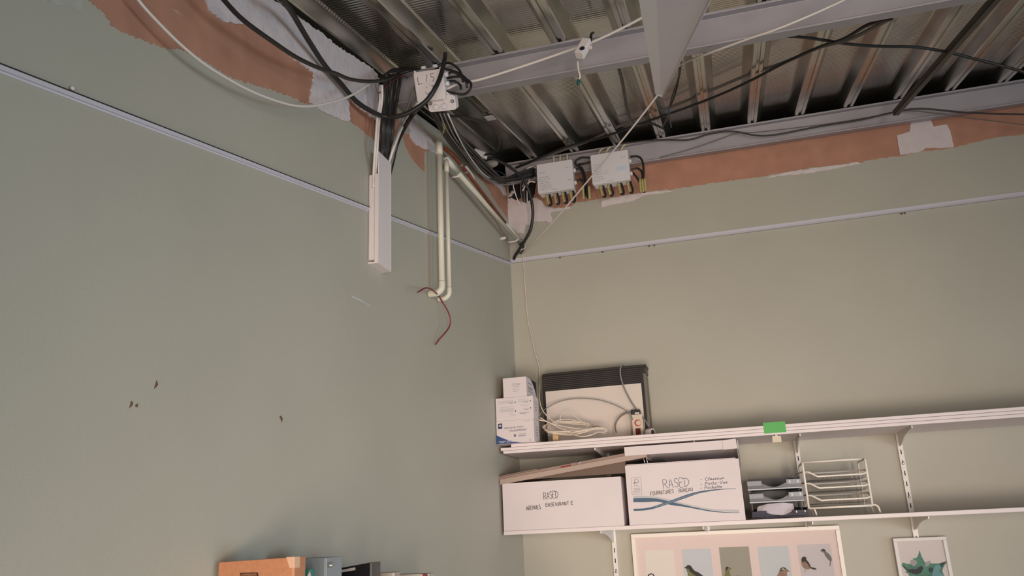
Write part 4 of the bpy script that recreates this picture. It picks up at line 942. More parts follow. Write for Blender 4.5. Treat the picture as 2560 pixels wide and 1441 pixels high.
cable('cream_lead', [PY(*c) for c in ((1346, 1050, -.33), (1370, 1056, -.32), (1398, 1070, -.32), (1415, 1076, -.33), (1432, 1086, -.35), (1455, 1092, -.366), (1478, 1088, -.36), (1496, 1081, -.33), (1515, 1084, -.30))], .0026, M_CREAMC, 'cream lead sagging over the front of the coil')
cable('cream_lead', [PY(*c) for c in ((1350, 1045, -.31), (1375, 1058, -.315), (1405, 1066, -.32), (1440, 1072, -.32), (1480, 1074, -.31), (1510, 1073, -.29), (1515, 1079, -.28), (1490, 1082, -.29))], .0026, M_CREAMC, 'cream lead running flat along the coil to a bend at its right')
cable('cream_lead', [PY(*c) for c in ((1400, 1056, -.27), (1402, 1040, -.26), (1410, 1032, -.25), (1425, 1033, -.25), (1445, 1048, -.25), (1475, 1070, -.26))], .0022, M_CREAMC, 'cream lead making a small upright hook behind the coil')
p = PY(1382, 1082, -.30)
mb = MB().box(p.x, p.x + .026, -.31, -.27, S1 + .0004, S1 + .042)
tag(obj('wood_block', mb, mat('pale_wood', (196, 164, 124), rough=.7, var=.12, vscale=40), None, .002), 'small pale wooden block among the coiled lead', 'block')

# ---- archive boxes on the lower shelf
BF = -.360
def wallbox_front(px):
    P = [PY(u, v, BF) for u, v in px]; return P
x0 = PY(1255, 1212, BF).x; x1 = PY(1556, 1250, BF).x; z1 = PY(1400, 1201, BF).z
x0 = max(x0, .012)
b1x = thing('archive_box', 'long white archive box marked RASED ARCHIVES on the left of the lower shelf', 'box', ((x0 + x1) / 2, BF, S2))
t = .004
for nm, bx in (('front_panel', (x0, x1, BF, BF + t, S2 + .0004, z1)), ('back_panel', (x0, x1, -.065, -.061, S2 + .0004, z1)), ('side_panel', (x0, x0 + t, BF + t, -.065, S2 + .0004, z1)), ('side_panel', (x1 - t, x1, BF + t, -.065, S2 + .0004, z1)), ('base_panel', (x0 + t, x1 - t, BF + t, -.065, S2 + .0004, S2 + .004))):
    obj(nm, MB().box(*bx), M_CARD if nm != 'back_panel' else M_CARDSIDE, b1x, .0012)
GB = lambda u, v: PY(u, v, BF)
hand('RASED', GB(1360, 1249), GB(1398, 1245), .029, NB, .0020, M_INK, b1x)
hand('ARCHIVES', GB(1316, 1277), GB(1353, 1273), .017, NB, .0019, M_INK, b1x)
hand('ENSEIGNANT E', GB(1365, 1268), GB(1434, 1262), .014, NB, .0019, M_INK, b1x)
# second box with raised lid
x0 = PY(1563, 1180, BF).x; x1 = PY(1855, 1220, BF).x; z1 = PY(1700, 1156, BF).z
b2x = thing('archive_box', 'white archive box with blue wave print and RASED FOURNITURES BUREAU writing, lid ajar', 'box', ((x0 + x1) / 2, BF, S2))
for nm, bx in (('front_panel', (x0, x1, BF, BF + t, S2 + .0004, z1)), ('back_panel', (x0, x1, -.065, -.061, S2 + .0004, z1)), ('side_panel', (x0, x0 + t, BF + t, -.065, S2 + .0004, z1)), ('side_panel', (x1 - t, x1, BF + t, -.065, S2 + .0004, z1)), ('base_panel', (x0 + t, x1 - t, BF + t, -.065, S2 + .0004, S2 + .004))):
    obj(nm, MB().box(*bx), M_CARD if nm != 'back_panel' else M_CARDSIDE, b2x, .0012)
obj('inner_flap', MB().box(x0 + .006, x1 - .012, BF + t, BF + 2 * t, z1 - .06, z1 + .004), M_CARD, b2x, .001)
# lid: hinged at the back, front rim raised
lz0 = PY(1740, 1129, BF - .004).z; lz1 = PY(1740, 1106, BF - .004).z
lx0, lx1 = PY(1560, 1115, BF - .004).x, PY(1841, 1115, BF - .004).x
mb = MB()
mb.box(lx0, lx1, BF - .008, BF - .004, lz0, lz1)
mb.hexa([(lx0, BF - .004, lz1 - .005), (lx1, BF - .004, lz1 - .005), (lx1, -.061, z1 + .012), (lx0, -.061, z1 + .012), (lx0, BF - .004, lz1 - .001), (lx1, BF - .004, lz1 - .001), (lx1, -.061, z1 + .016), (lx0, -.061, z1 + .016)])
lid_ = obj('lid', mb, M_CARD, b2x, .001)
obj('lid_flap', MB().hexa([(lx1 - .055, BF - .011, lz0 - .002), (lx1 + .003, BF - .011, lz0), (lx1 + .003, BF - .008, lz0), (lx1 - .055, BF - .008, lz0 - .002), (lx1 - .055, BF - .011, lz1 - .001), (lx1, BF - .011, lz1 + .003), (lx1, BF - .008, lz1 + .003), (lx1 - .055, BF - .008, lz1 - .001)]), M_CARD, lid_, .001)
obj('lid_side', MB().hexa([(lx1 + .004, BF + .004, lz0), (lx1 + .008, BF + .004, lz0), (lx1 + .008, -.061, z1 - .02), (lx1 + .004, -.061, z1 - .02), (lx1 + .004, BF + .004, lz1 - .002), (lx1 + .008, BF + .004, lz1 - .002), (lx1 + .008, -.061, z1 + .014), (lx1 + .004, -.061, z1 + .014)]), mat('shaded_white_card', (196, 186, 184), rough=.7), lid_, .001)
hand('RASED', GB(1659, 1222), GB(1728, 1216), .036, NB, .0018, M_INKBLUE, b2x)
hand('FOURNITURES', GB(1627, 1240), GB(1686, 1233), .015, NB, .0016, M_INK, b2x)
hand('BUREAU', GB(1698, 1232), GB(1734, 1228), .014, NB, .0016, M_INK, b2x)
hand('- Classeur', GB(1750, 1204), GB(1811, 1198), .0125, NB, .0015, M_INKBLUE, b2x, slant=.25)
hand('- Porte-Vue', GB(1750, 1215), GB(1820, 1209), .0125, NB, .0015, M_INKBLUE, b2x, slant=.25)
hand('- Pochette', GB(1750, 1225), GB(1806, 1220), .0125, NB, .0015, M_INKBLUE, b2x, slant=.25)
# recycling style stamp
s = lambda L: zm(1400, 1080, 8.0, L)
mb = MB()
for L in ([(1425, 930), (1425, 930), (1620, 910), (1640, 1255), (1440, 1260), (1425, 930)],):
    pass
def inkline(mb, L, w_, closed=False):
    P = [GB(u, v) for u, v in L]
    pts = [(p.x, p.z) for p in P]
    for i in range(len(pts) - 1): ribbon(mb, [pts[i], pts[i + 1]], Vector((0, BF, 0)), X3, Z3, NB, w_)
inkline(mb, s([(1425, 930), (1615, 910), (1640, 1255), (1445, 1262), (1425, 930)]), .0012)
inkline(mb, s([(1480, 1040), (1500, 950), (1530, 945), (1560, 960), (1570, 1010), (1540, 1030), (1520, 1010), (1490, 1030)]), .0024)
inkline(mb, s([(1465, 1020), (1490, 1045), (1510, 1015)]), .002)
obj('stamp_outline', mb, M_PRINTGREY, b2x)
mb = MB()
for c in (1105, 1135, 1165, 1195, 1230): inkline(mb, s([(1470, c), (1600 + (c % 3) * 6, c - 6)]), .0018 if c != 1105 else .001)
inkline(mb, s([(1492, 1065), (1494, 1085)]), .003); inkline(mb, s([(1515, 1062), (1530, 1080)]), .003); inkline(mb, s([(1545, 1060), (1560, 1078)]), .003)
obj('stamp_lines', mb, M_PRINTGREY, b2x)
def wave(name, L, m_, parent, off):
    s_ = lambda L: zm(1220, 1080, 3.765, L)
    top = [GB(u, v) for u, v in s_([(a, b) for a, b, c in L])]; bot = [GB(u, v) for u, v in s_([(a, c) for a, b, c in L])]
    top = spline(top, 4); bot = spline(bot, 4); k = len(top)
    return obj(name, MB().add([p + NB * off for p in top] + [p + NB * off for p in bot], [(i, i + 1, k + i + 1, k + i) for i in range(k - 1)]), m_, parent)
wave('pale_wave', [(1368, 604, 630), (1480, 604, 625), (1600, 615, 632), (1720, 640, 662), (1850, 676, 694), (1980, 705, 722), (2120, 728, 742), (2365, 735, 762)], M_PRINTLIGHT, b2x, .0005)
wave('blue_band', [(1368, 628, 664), (1480, 624, 664), (1600, 632, 660), (1720, 660, 690), (1850, 690, 708), (1980, 720, 732), (2120, 745, 755), (2240, 757, 763), (2366, 762, 765)], M_WAVE, b2x, .0007)
wave('blue_band', [(1372, 726, 746), (1470, 722, 742), (1560, 704, 726), (1660, 668, 694), (1770, 630, 656), (1880, 590, 618), (1990, 562, 580), (2110, 546, 558), (2210, 539, 545), (2335, 536, 540)], M_WAVE, b2x, .0009)
wave('blue_highlight', [(1560, 712, 718), (1660, 678, 686), (1770, 640, 648), (1880, 602, 608), (1990, 570, 574)], M_WAVE2, b2x, .0011)
# contents sticking out of the second box
p = PY(1600, 1150, -.30)
mb = MB().hexa([(p.x - .06, -.31, z1 - .05), (p.x + .11, -.31, z1 - .05), (p.x + .11, -.12, z1 - .05), (p.x - .06, -.12, z1 - .05), (p.x - .05, -.31, z1 + .006), (p.x + .10, -.31, z1 + .020), (p.x + .10, -.12, z1 + .020), (p.x - .05, -.12, z1 + .006)])
rb_ = thing('ring_binder', 'black ring binder sticking out of the box with the wave print', 'binder', (p.x, -.2, z1 - .05))
obj('cover', mb, M_BLKBOOK, rb_, .003)
for du in (0, 7):
    q = PY(1611 + du, 1150, -.325); obj('ring', MB().tube([q + Vector((.002, 0, -.018)), q + Vector((-.002, -.002, 0)), q + Vector((-.004, 0, .018))], .0022, 8, 3), M_SCREW, rb_)
# brown cardboard lid lying tilted over the left box and onto the right one
a = PY(1246, 1206, BF - .004); b = PY(1614, 1137, BF - .004)
a.x = max(a.x, .004)
d = (b - a); W = d.length; d.normalize(); up = Vector((-d.z, 0, d.x))
cl = thing('cardboard_lid', 'brown flat cardboard lid lying tilted across the two archive boxes', 'cardboard', a)
mb = MB().obox(a, d, Y3, up, 0, W, 0, .20, -.008, .006)
obj('lower_layer', mb, M_CARDSIDE, cl, .0015)
obj('upper_layer', MB().obox(a, d, Y3, up, -.002, W * .97, .002, .19, .0090, .022), M_CARDSIDE, cl, .0015)
obj('front_lip', MB().obox(a, d, Y3, up, .0, W, -.003, .0, -.012, .010), mat('light_kraft', (176, 154, 144), rough=.8), cl, .001)
obj('folded_corner', MB().obox(a, d, Y3, up, -.006, W * .27, -.006, .06, .0225, .0255), M_CARDSIDE, cl, .001)
obj('right_flap', MB().obox(b, d, Y3, up, 0, .004, 0, .19, -.020, .012), mat('light_kraft', (176, 154, 144)), cl, .001)
obj('hanging_flap', MB().hexa([a + d * W * .18 + Vector((0, .01, -.008)), a + d * W * .86 + Vector((0, .01, -.008)), a + d * W * .86 + Vector((0, .03, -.008)), a + d * W * .18 + Vector((0, .03, -.008)), a + d * W * .18 + Vector((0, .012, -.010)), a + d * W * .86 + Vector((0, .012, -.060)), a + d * W * .86 + Vector((0, .016, -.060)), a + d * W * .18 + Vector((0, .016, -.010))]), M_KRAFTDARK, cl)
q = PY(1448, 1158, BF - .010); obj('paper_clip', MB().tube([q + Vector((-.010, 0, -.006)), q, q + Vector((.008, 0, .006))], .0022, 8, 2), M_SCREW, cl)
q = a + d * (W * .47); obj('red_mark', MB().obox(q, d, Y3, up, -.025, .02, -.0005, .003, .010, .0165), mat('dark_red_print', (132, 48, 46), rough=.7), cl)

# ---- stacked letter trays
TF = -.335
tx0, tx1 = PY(1869, 1220, TF).x, PY(2003, 1208, TF).x
def tray(zb, label, m_, mblock, hgt, xs0, xs1, medge=None):
    r = thing('letter_tray', label, 'letter tray', ((xs0 + xs1) / 2, TF, zb), 'stacked letter trays')
    w_ = xs1 - xs0
    obj('floor_plate', MB().box(xs0, xs1, TF, TF + .27, zb, zb + .003), m_, r)
    for sx, xx in ((0, xs0), (1, xs1 - .003)): obj('side_wall', MB().box(xx, xx + .003, TF + .01, TF + .27, zb, zb + hgt), m_, r)
    obj('back_wall', MB().box(xs0, xs1, TF + .267, TF + .27, zb, zb + hgt * 1.15), m_, r)
    # front lip with a scooped middle
    top = []
    for i in range(17):
        f = i / 16; s_ = hgt * .55
        if .26 < f < .74: s_ = hgt * (.55 - .42 * math.sin(math.pi * (f - .26) / .48))
        top.append((xs0 + w_ * f, s_))
    mb = MB(); n_ = len(top)
    mb.add([(a_, TF, zb) for a_, c in top] + [(a_, TF, zb + c) for a_, c in top] + [(a_, TF + .003, zb) for a_, c in top] + [(a_, TF + .003, zb + c) for a_, c in top],
           [(i, i + 1, n_ + i + 1, n_ + i) for i in range(n_ - 1)] + [(2 * n_ + i, 3 * n_ + i, 3 * n_ + i + 1, 2 * n_ + i + 1) for i in range(n_ - 1)] + [(n_ + i, n_ + i + 1, 3 * n_ + i + 1, 3 * n_ + i) for i in range(n_ - 1)])
    obj('front_lip', mb, m_, r)
    for sx in (0, 1):
        xa = xs0 if sx == 0 else xs1 - w_ * .27
        bl = obj('corner_block', MB().box(xa, xa + w_ * .27, TF - .006, TF + .02, zb + hgt * .30, zb + hgt * .72), mblock, r, .001)
        if sx:
            for f in (.2, .75): obj('rivet', MB().box(xa + w_ * .27 * f, xa + w_ * .27 * f + .004, TF - .0068, TF - .006, zb + hgt * .40, zb + hgt * .62), M_GREYW, bl)
    obj('front_edge', MB().box(xs0 - .001, xs1 + .001, TF - .004, TF + .004, zb - .0035, zb + .002), medge or mat('pale_tray_edge', (186, 186, 192), rough=.3), r, .001)
    return r
zb1 = PY(1935, 1222, TF).z; zb2 = PY(1940, 1254, TF).z
tray(zb1, 'smoky grey letter tray with light corner blocks, topmost of the stack', M_SMOKE, M_TRAYG, .046, tx0, tx1)
tray(zb2, 'smoky grey letter tray with light corner blocks, second of the stack', M_SMOKE, M_TRAYG, .046, tx0 + .002, tx1 + .002)
r = tray(S2 + .006, 'navy blue letter tray holding crumpled film, lowest of the stack', M_NAVY, M_NAVY, .034, tx0 + .004, tx1 + .012, M_NAVY)
# risers between the trays
for z_0, z_1 in ((S2 + .036, zb2 - .0036), (zb2 + .046, zb1 - .0036)):
    if z_1 > z_0:
        for xx in (tx0 + .006, tx1 - .012):
            for yy in (TF + .03, TF + .23):
                tag(obj('tray_riser', MB().box(xx, xx + .006, yy, yy + .012, z_0 - .03 if z_0 < zb2 else z_0 - .03, z_1), M_BLACK2), 'dark riser post between the stacked letter trays', 'riser', 'tray risers')
mb = MB(); px_ = [PY(u, v, TF + .02) for u, v in ((1893, 1280), (1900, 1268), (1925, 1262), (1960, 1262), (1985, 1266), (1975, 1280), (1945, 1287), (1915, 1286))]
cz = sum((p.z for p in px_)) / 8
mb.add([(tx0 + .02, TF + .012, S2 + .014), (tx0 + .06, TF + .008, S2 + .020), (tx0 + .12, TF + .006, S2 + .012), (tx1 - .04, TF + .012, S2 + .018), (tx0 + .03, TF + .03, S2 + .05), (tx0 + .07, TF + .02, zb2 - .008), (tx0 + .13, TF + .016, zb2 - .006), (tx1 - .04, TF + .03, zb2 - .012), (tx0 + .04, TF + .2, S2 + .05), (tx0 + .07, TF + .2, zb2 - .008), (tx0 + .13, TF + .2, zb2 - .006), (tx1 - .05, TF + .2, zb2 - .012)],
       [(0, 1, 5, 4), (1, 2, 6, 5), (2, 3, 7, 6), (4, 5, 9, 8), (5, 6, 10, 9), (6, 7, 11, 10)])
tag(obj('crumpled_film', mb, M_PAPER), 'shiny crumpled white film in the navy letter tray', 'plastic film')

# ---- wire letter rack
WF = -.330
wx0 = PY(2022, 1270, WF).x; wx1 = PY(2181, 1262, WF).x; wzt = PY(2003, 1157, WF).z; wzb = PY(2100, 1268, WF).z
WD = .235
wr = thing('wire_letter_rack', 'cream wire letter rack with three mesh shelves on the lower shelf', 'letter rack', ((wx0 + wx1) / 2, WF, S2))
def wire(name, pts, r=.0032, sub=1, m_=M_WIRE, par=None): return obj(name, MB().tube(pts, r, 8, sub), m_, par or wr)
for nm, xx in (('side_frame', wx0), ('side_frame', wx1)):
    wire(nm, [(xx, WF, wzb), (xx, WF, wzt - .008), (xx, WF + .006, wzt - .001), (xx, WF + .02, wzt), (xx, WF + WD - .01, wzt), (xx, WF + WD, wzt - .010), (xx, WF + WD, wzb)], .0045)
wire('top_bar', [(wx0, WF + .012, wzt), (wx1 - .012, WF + .012, wzt)], .0040)
wire('bottom_bar', [(wx0, WF, wzb), (wx1, WF, wzb)], .0045)
wire('bottom_bar', [(wx0, WF + WD, wzb), (wx1, WF + WD, wzb)], .0030)
for xx, s_ in ((wx0, 1), (wx1, 1)):
    for yy in (WF + .02, WF + WD - .03):
        wire('foot', [(xx, yy, wzb), (xx + .010 * s_, yy, wzb + .002), (xx + .022 * s_, yy, wzb - .006), (xx + .027 * s_, yy, S2 + .004)], .0038, 3)
for v0 in (1192, 1221, 1252):
    zz = PY(2040, v0 + .3, WF - .008).z
    tr_ = thing_part = obj('mesh_tray', MB().tube([(wx0 + .006, WF + .004, zz + .020), (wx0 + .018, WF - .006, zz + .019), (wx0 + .048, WF - .010, zz + .001), (wx0 + .07, WF - .010, zz), (wx1 - .03, WF - .010, zz), (wx1 - .010, WF - .006, zz + .003), (wx1 - .002, WF + .012, zz + .008), (wx1, WF + .06, zz + .020), (wx1, WF + WD, zz + .026), (wx0, WF + WD, zz + .026), (wx0, WF + .04, zz + .024)], .0038, 8, 3, True, True), M_WIRE, wr)
    mb = MB()
    bz = zz - .012
    def stripe(a_, b__): 
        a_ = Vector(a_); b__ = Vector(b__); d_ = (b__ - a_); s_ = d_.cross(Z3); 
        if s_.length < 1e-6: s_ = X3
        s_ = s_.normalized() * .0011
        mb.add([a_ - s_, a_ + s_, b__ + s_, b__ - s_], [(0, 1, 2, 3)])
    nx_ = 44
    for i in range(nx_ + 1):
        xx = wx0 + .008 + (wx1 - wx0 - .016) * i / nx_
        fz = zz + (.016 if i < 4 else 0)
        stripe((xx, WF - .008, zz if i > 6 else zz + .018 - .0025 * i), (xx, WF + .012, bz)); stripe((xx, WF + .012, bz), (xx, WF + WD - .012, bz))
    for j in range(44):
        yy = WF + .012 + (WD - .024) * j / 43; stripe((wx0 + .008, yy, bz), (wx1 - .008, yy, bz))
    for j in range(5):
        f = j / 5; stripe((wx0 + .03, WF - .008 + .02 * f, zz + (bz - zz) * f), (wx1 - .01, WF - .008 + .02 * f, zz + (bz - zz) * f))
    ms = obj('wire_mesh', mb, M_MESH, tr_); ms['kind'] = 'stuff'

# ================================================================== PICTURES on the back wall
def picture(name, label, x0, x1, ztop, zbot, fw, mf, yf=-.030):
    r = thing(name, label, 'picture', ((x0 + x1) / 2, 0, zbot))
    for bx in ((x0, x1, ztop - fw, ztop), (x0, x1, zbot, zbot + fw)): obj('frame_rail', MB().box(bx[0], bx[1], yf, -.014, bx[2], bx[3]), mf, r, .0012)
    for bx in ((x0, x0 + fw), (x1 - fw, x1)): obj('frame_rail', MB().box(bx[0], bx[1], yf, -.014, zbot + fw, ztop - fw), mf, r, .0012)
    return r
FP = -.030
x0 = PY(1577, 1338, FP).x; x1 = PY(2098, 1316, FP).x; zt = PY(1800, 1327, FP).z
pic = picture('bird_picture', 'large white framed picture of five bird cards on the back wall', x0, x1, zt, zt - .72, .017, M_FRAMEW)
mt = obj('mount', MB().box(x0 + .016, x1 - .016, -.020, -.015, zt - .71, zt - .016), M_MAT, pic)
CPL = -.0205
GC = lambda u, v: PY(u, v, CPL)
z4 = lambda L: zm(1560, 1280, 4.267, L)
cards = (((220, 415), (525, 408), M_C1), ((612, 404), (925, 394), M_C2), ((1012, 382), (1330, 372), M_C3), ((1425, 377), (1752, 366), M_C4), ((1845, 352), (2200, 343), M_C5))
cobj = []
for (l, r_, m_) in cards:
    (ul, vl), (ur, vr) = z4([l, r_])
    a, b = GC(ul, vl), GC(ur, vr); zz = (a.z + b.z) / 2
    cobj.append(obj('bird_card', MB().box(a.x, b.x, -.0212, -.020, zz - .24, zz), m_, mt))
GD = lambda u, v: PY(u, v, -.0214)
def sketch(name, L, m_, par, off=.0002): return flat(name, z4(L), GD, NB, m_, par, off)
sketch('bird_body', [(250, 690), (262, 668), (290, 658), (318, 668), (328, 690), (345, 760), (335, 830), (290, 850), (255, 800), (240, 740)], M_BIRD1, cobj[0])
sketch('bird_face', [(270, 676), (300, 668), (312, 684), (300, 700), (270, 700)], M_C1, cobj[0], .0004)
sketch('bird_body', [(634, 601), (658, 590), (672, 574), (690, 569), (712, 577), (736, 612), (752, 630), (800, 652), (850, 690), (890, 760), (905, 860), (860, 830), (790, 810), (710, 790), (684, 720), (680, 660), (668, 625), (660, 605)], M_BIRD1, cobj[1])
sketch('bird_breast', [(664, 606), (690, 610), (700, 640), (740, 665), (820, 720), (800, 790), (720, 780), (690, 720), (684, 660)], M_BIRD2, cobj[1], .0004)
sketch('bird_body', [(1066, 690), (1082, 650), (1080, 612), (1086, 594), (1104, 586), (1122, 596), (1156, 606), (1128, 616), (1124, 645), (1146, 700), (1140, 770), (1110, 830), (1070, 780), (1056, 720)], M_BIRD2, cobj[2])
sketch('bird_cap', [(1082, 600), (1090, 590), (1106, 586), (1120, 596), (1110, 604), (1100, 620), (1086, 640)], M_BIRD1, cobj[2], .0004)
sketch('bird_body', [(1190, 688), (1220, 684), (1250, 690), (1268, 740), (1250, 800), (1215, 790), (1180, 730)], M_BIRD1, cobj[2])
sketch('bird_body', [(1630, 690), (1650, 650), (1664, 610), (1690, 592), (1720, 598), (1745, 622), (1776, 640), (1740, 642), (1738, 700), (1722, 780), (1680, 830), (1630, 850), (1612, 740)], M_BIRD4, cobj[3])
sketch('bird_cap', [(1662, 615), (1690, 594), (1722, 600), (1748, 626), (1700, 622), (1672, 640)], M_BIRD1, cobj[3], .0004)
sketch('bird_stripe', [(1668, 622), (1696, 604), (1738, 622), (1700, 616)], M_C1, cobj[3], .0006)
sketch('bird_body', [(1888, 540), (1892, 500), (1906, 482), (1924, 478), (1944, 490), (1946, 510), (1975, 545), (1995, 590), (2050, 604), (2056, 620), (2030, 622), (1990, 606), (1960, 620), (1920, 605), (1898, 575)], M_BIRD4, cobj[4])
sketch('bird_back', [(1892, 505), (1910, 482), (1944, 486), (1944, 512), (1978, 556), (1994, 592), (2052, 606), (2030, 620), (1985, 602), (1960, 560), (1930, 530), (1900, 540)], M_BIRD1, cobj[4], .0004)
sketch('bird_leg', [(1920, 645), (1932, 622), (1938, 624), (1926, 646)], M_BIRD3, cobj[4])
sketch('bird_body', [(2094, 420), (2110, 402), (2128, 398), (2148, 410), (2156, 430), (2186, 450), (2212, 485), (2218, 520), (2205, 535), (2175, 510), (2145, 470), (2132, 440), (2115, 432)], M_BIRD3, cobj[4])
sketch('bird_cap', [(2094, 420), (2110, 402), (2128, 398), (2146, 408), (2154, 428), (2130, 420), (2112, 414)], M_BIRD1, cobj[4], .0004)
sketch('bird_tail', [(2196, 530), (2208, 534), (2202, 585), (2192, 580)], M_BIRD3, cobj[4])
obj('glass_pane', MB().box(x0 + .015, x1 - .015, -.0262, -.0250, zt - .705, zt - .015), M_GLASS, pic)
x0 = PY(2232, 1347, FP).x; x1 = PY(2365, 1343, FP).x; zt = PY(2298, 1344.5, FP).z
lp = picture('leaf_picture', 'small silver-white framed picture of a teal leaf on the back wall', x0, x1, zt, zt - .30, .014, M_FRAMEG)
sheet = obj('art_sheet', MB().box(x0 + .013, x1 - .013, -.020, -.015, zt - .288, zt - .013), mat('white_art_paper', (218, 210, 212), rough=.7), lp)
z6 = lambda L: zm(2160, 1310, 8.533, L)
GE = lambda u, v: PY(u, v, -.0205)
def lf(name, L, m_, off): return flat(name, z6(L), GE, NB, m_, sheet, off)
lf('leaf', [(1185, 565), (1220, 680), (1270, 780), (1300, 825), (1370, 825), (1400, 840), (1480, 850), (1600, 850), (1768, 802), (1720, 880), (1680, 960), (1670, 1020), (1720, 1118), (1740, 1250), (1600, 1400), (1300, 1500), (1050, 1400), (960, 1200), (960, 1118), (950, 1070), (880, 1035), (910, 1010), (860, 960), (800, 880), (830, 830), (930, 860), (990, 860), (990, 780), (1050, 770), (1050, 730), (1090, 745), (1140, 710), (1160, 650)], M_LEAF, .0002)
lf('leaf_patch', [(990, 860), (990, 780), (1060, 765), (1120, 800), (1130, 860), (1060, 920)], M_LEAFP, .0004)
lf('leaf_patch', [(1300, 830), (1400, 790), (1420, 830), (1380, 900), (1310, 920)], M_LEAFP, .0004)
lf('leaf_patch', [(1520, 900), (1600, 870), (1650, 950), (1600, 1020), (1720, 1118), (1720, 1250), (1450, 1200), (1450, 1118), (1480, 1000)], M_LEAFB, .0004)
lf('dark_bird', [(800, 880), (860, 905), (930, 975), (1120, 968), (1180, 915), (1240, 905), (1262, 950), (1230, 1040), (1130, 1088), (1020, 1062), (950, 1030), (870, 950)], M_LEAFD, .0006)
lf('dark_spot', [(1425 + 52 * math.cos(a * math.pi / 6), 985 + 56 * math.sin(a * math.pi / 6)) for a in range(12)], mat('leaf_dark_teal', (48, 76, 76), rough=.7), .0006)
lf('leaf_tip', [(1610, 850), (1768, 802), (1700, 870), (1660, 930)], mat('leaf_dark_teal', (48, 76, 76)), .0005)
obj('glass_pane', MB().box(x0 + .012, x1 - .012, -.0262, -.0250, zt - .288, zt - .012), M_GLASS, lp)

# ================================================================== BINDERS on the low bookcase by the left wall
BZ = 1.30
bc = thing('bookcase', 'oak bookcase against the left wall under the binders', 'bookcase', (.16, -1.9, 0))
for nm, bx in (('top_board', (.01, .30, -2.60, -1.10, BZ - .025, BZ)), ('side_board', (.01, .30, -2.60, -2.58, .0, BZ - .025)), ('side_board', (.01, .30, -1.12, -1.10, 0, BZ - .025)), ('back_board', (.01, .016, -2.58, -1.12, 0, BZ - .025)), ('shelf', (.016, .29, -2.58, -1.12, .62, .64)), ('shelf', (.016, .29, -2.58, -1.12, .06, .08))):
    obj(nm, MB().box(*bx), M_OAK, bc, .001)
def volume(name, label, y, x0, x1, ztl, ztr, t, m_, mp, cat='binder', spine=True):
    """upright folder seen from its broad side; top edge from ztl (wall side) to ztr"""
    r = thing(name, label, cat, ((x0 + x1) / 2, y, BZ))
    c = .0035
    for yy in (y, y + t - c):
        obj('cover', MB().hexa([(x0, yy, BZ + .0004), (x1, yy, BZ + .0004), (x1, yy + c, BZ + .0004), (x0, yy + c, BZ + .0004), (x0, yy, ztl), (x1, yy, ztr), (x1, yy + c, ztr), (x0, yy + c, ztl)]), m_, r, .001)
    obj('spine', MB().hexa([(x1 - .002, y, BZ + .0004), (x1 + .004, y + .002, BZ + .0004), (x1 + .004, y + t - .002, BZ + .0004), (x1 - .002, y + t, BZ + .0004), (x1 - .002, y, ztr), (x1 + .004, y + .002, ztr), (x1 + .004, y + t - .002, ztr), (x1 - .002, y + t, ztr)]), m_, r, .001)
    obj('pages', MB().hexa([(x0 + .006, y + c, BZ + .004), (x1 - .004, y + c, BZ + .004), (x1 - .004, y + t - c, BZ + .004), (x0 + .006, y + t - c, BZ + .004), (x0 + .006, y + c, ztl - .008), (x1 - .004, y + c, ztr - .008), (x1 - .004, y + t - c, ztr - .008), (x0 + .006, y + t - c, ztl - .008)]), mp, r)
    return r
yo = -2.400
a, b = PY(488, 1409, yo), PY(732, 1394, yo)
ob = volume('ring_file', 'orange grained file standing at the front of the row with COMPRENDRE on its cover', yo, max(a.x, .012), b.x, a.z, b.z, .045, M_ORBOOK, M_PAGES)
GO = lambda u, v: PY(u, v, yo - .0006)
flat('title_box', [(600, 1433), (645, 1432), (647, 1450), (602, 1451)], GO, NB, M_BROWNINK, ob, .0002)
type_text('COMPRENDRE', PY(603, 1441, yo - .0014), PY(642, 1440, yo - .0014), NB, mat('buff_print', (196, 140, 100)), ob, height=.0042)
obj('wall_corner', MB().sphere(PY(488, 1421, yo), .005, .004, .006, 8, 6), M_WHITE, ob)
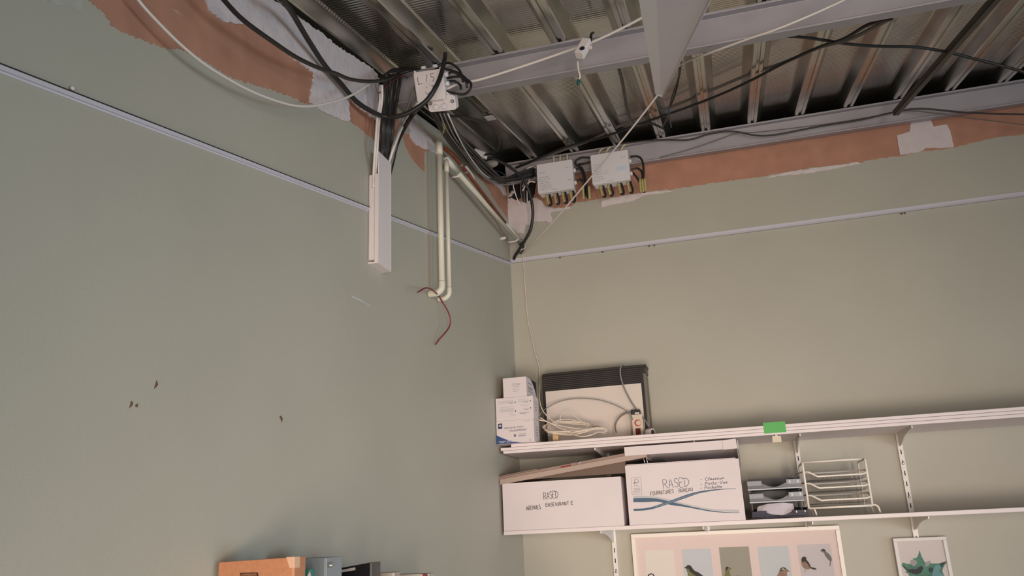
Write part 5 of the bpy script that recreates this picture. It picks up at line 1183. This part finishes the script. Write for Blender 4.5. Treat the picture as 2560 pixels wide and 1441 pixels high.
mb = MB().hexa([(b.x - .006, yo - .002, b.z - .020), (b.x + .005, yo - .002, b.z - .020), (b.x + .005, yo + .02, b.z - .020), (b.x - .006, yo + .02, b.z - .020), (b.x - .014, yo - .002, b.z + .001), (b.x + .005, yo - .002, b.z + .001), (b.x + .005, yo + .02, b.z + .001), (b.x - .014, yo + .02, b.z + .001)])
obj('corner_guard', mb, mat('clear_corner', (214, 172, 146), rough=.25), ob, .001)
yg = -2.215
a, b = PY(735, 1398, yg), PY(812, 1395, yg)
gb = volume('grey_binder', 'blue-grey shiny ring binder behind the orange file', yg, .03, b.x, a.z, b.z, .075, M_GREYBOOK, M_PAGES)
q = PY(823, 1404, yg); obj('spine_ring', MB().sphere(PY(826, 1414, yg + .01), .006, .006, .006, 10, 8), M_SCREW, gb)
yt = -2.300
a = PY(750, 1424, yt); b = PY(772, 1424, yt)
tbk = volume('teal_folder', 'teal folder with a white triangle squeezed behind the orange file', yt, .03, b.x, a.z, b.z, .02, M_TEALBOOK, M_PAGES, 'folder')
flat('white_triangle', [(768, 1441), (774, 1429), (778, 1441), (782, 1460), (760, 1460)], lambda u, v: PY(u, v, yt - .0006), NB, M_CARD, tbk, .0002)
yk = -2.045
a, b = PY(832, 1421, yk), PY(926, 1407, yk)
kb = volume('black_binder', 'black vinyl binder with a pale label leaning behind the grey one', yk, .03, b.x, a.z - (b.z - a.z) * 1.0, b.z, .05, M_BLKBOOK, M_PAGES)
flat('label', [(832, 1430), (888, 1419), (889, 1426), (832, 1436)], lambda u, v: PY(u, v, yk - .0006), NB, mat('grey_label', (150, 146, 142), rough=.6), kb, .0002)
yw = -1.92
a, b = PY(940, 1436, yw), PY(982, 1432, yw)
volume('beige_binder', 'beige file with rounded corner right of the black binder', yw, .03, b.x, a.z, b.z, .04, mat('beige_cover', (158, 148, 138), rough=.5), M_PAGES, 'file')
yv = -1.74
a, b = PY(1010, 1437, yv), PY(1068, 1435, yv)
wv = volume('white_file', 'white file with a dark red corner at the far end of the row', yv, .03, b.x, a.z, b.z, .05, mat('grey_white_cover', (166, 158, 152), rough=.5), M_PAGES, 'file')
flat('red_corner', [(1056, 1436), (1068, 1435), (1070, 1441), (1058, 1441)], lambda u, v: PY(u, v, yv - .0006), NB, mat('dark_red_cover', (112, 44, 48), rough=.5), wv, .0002)
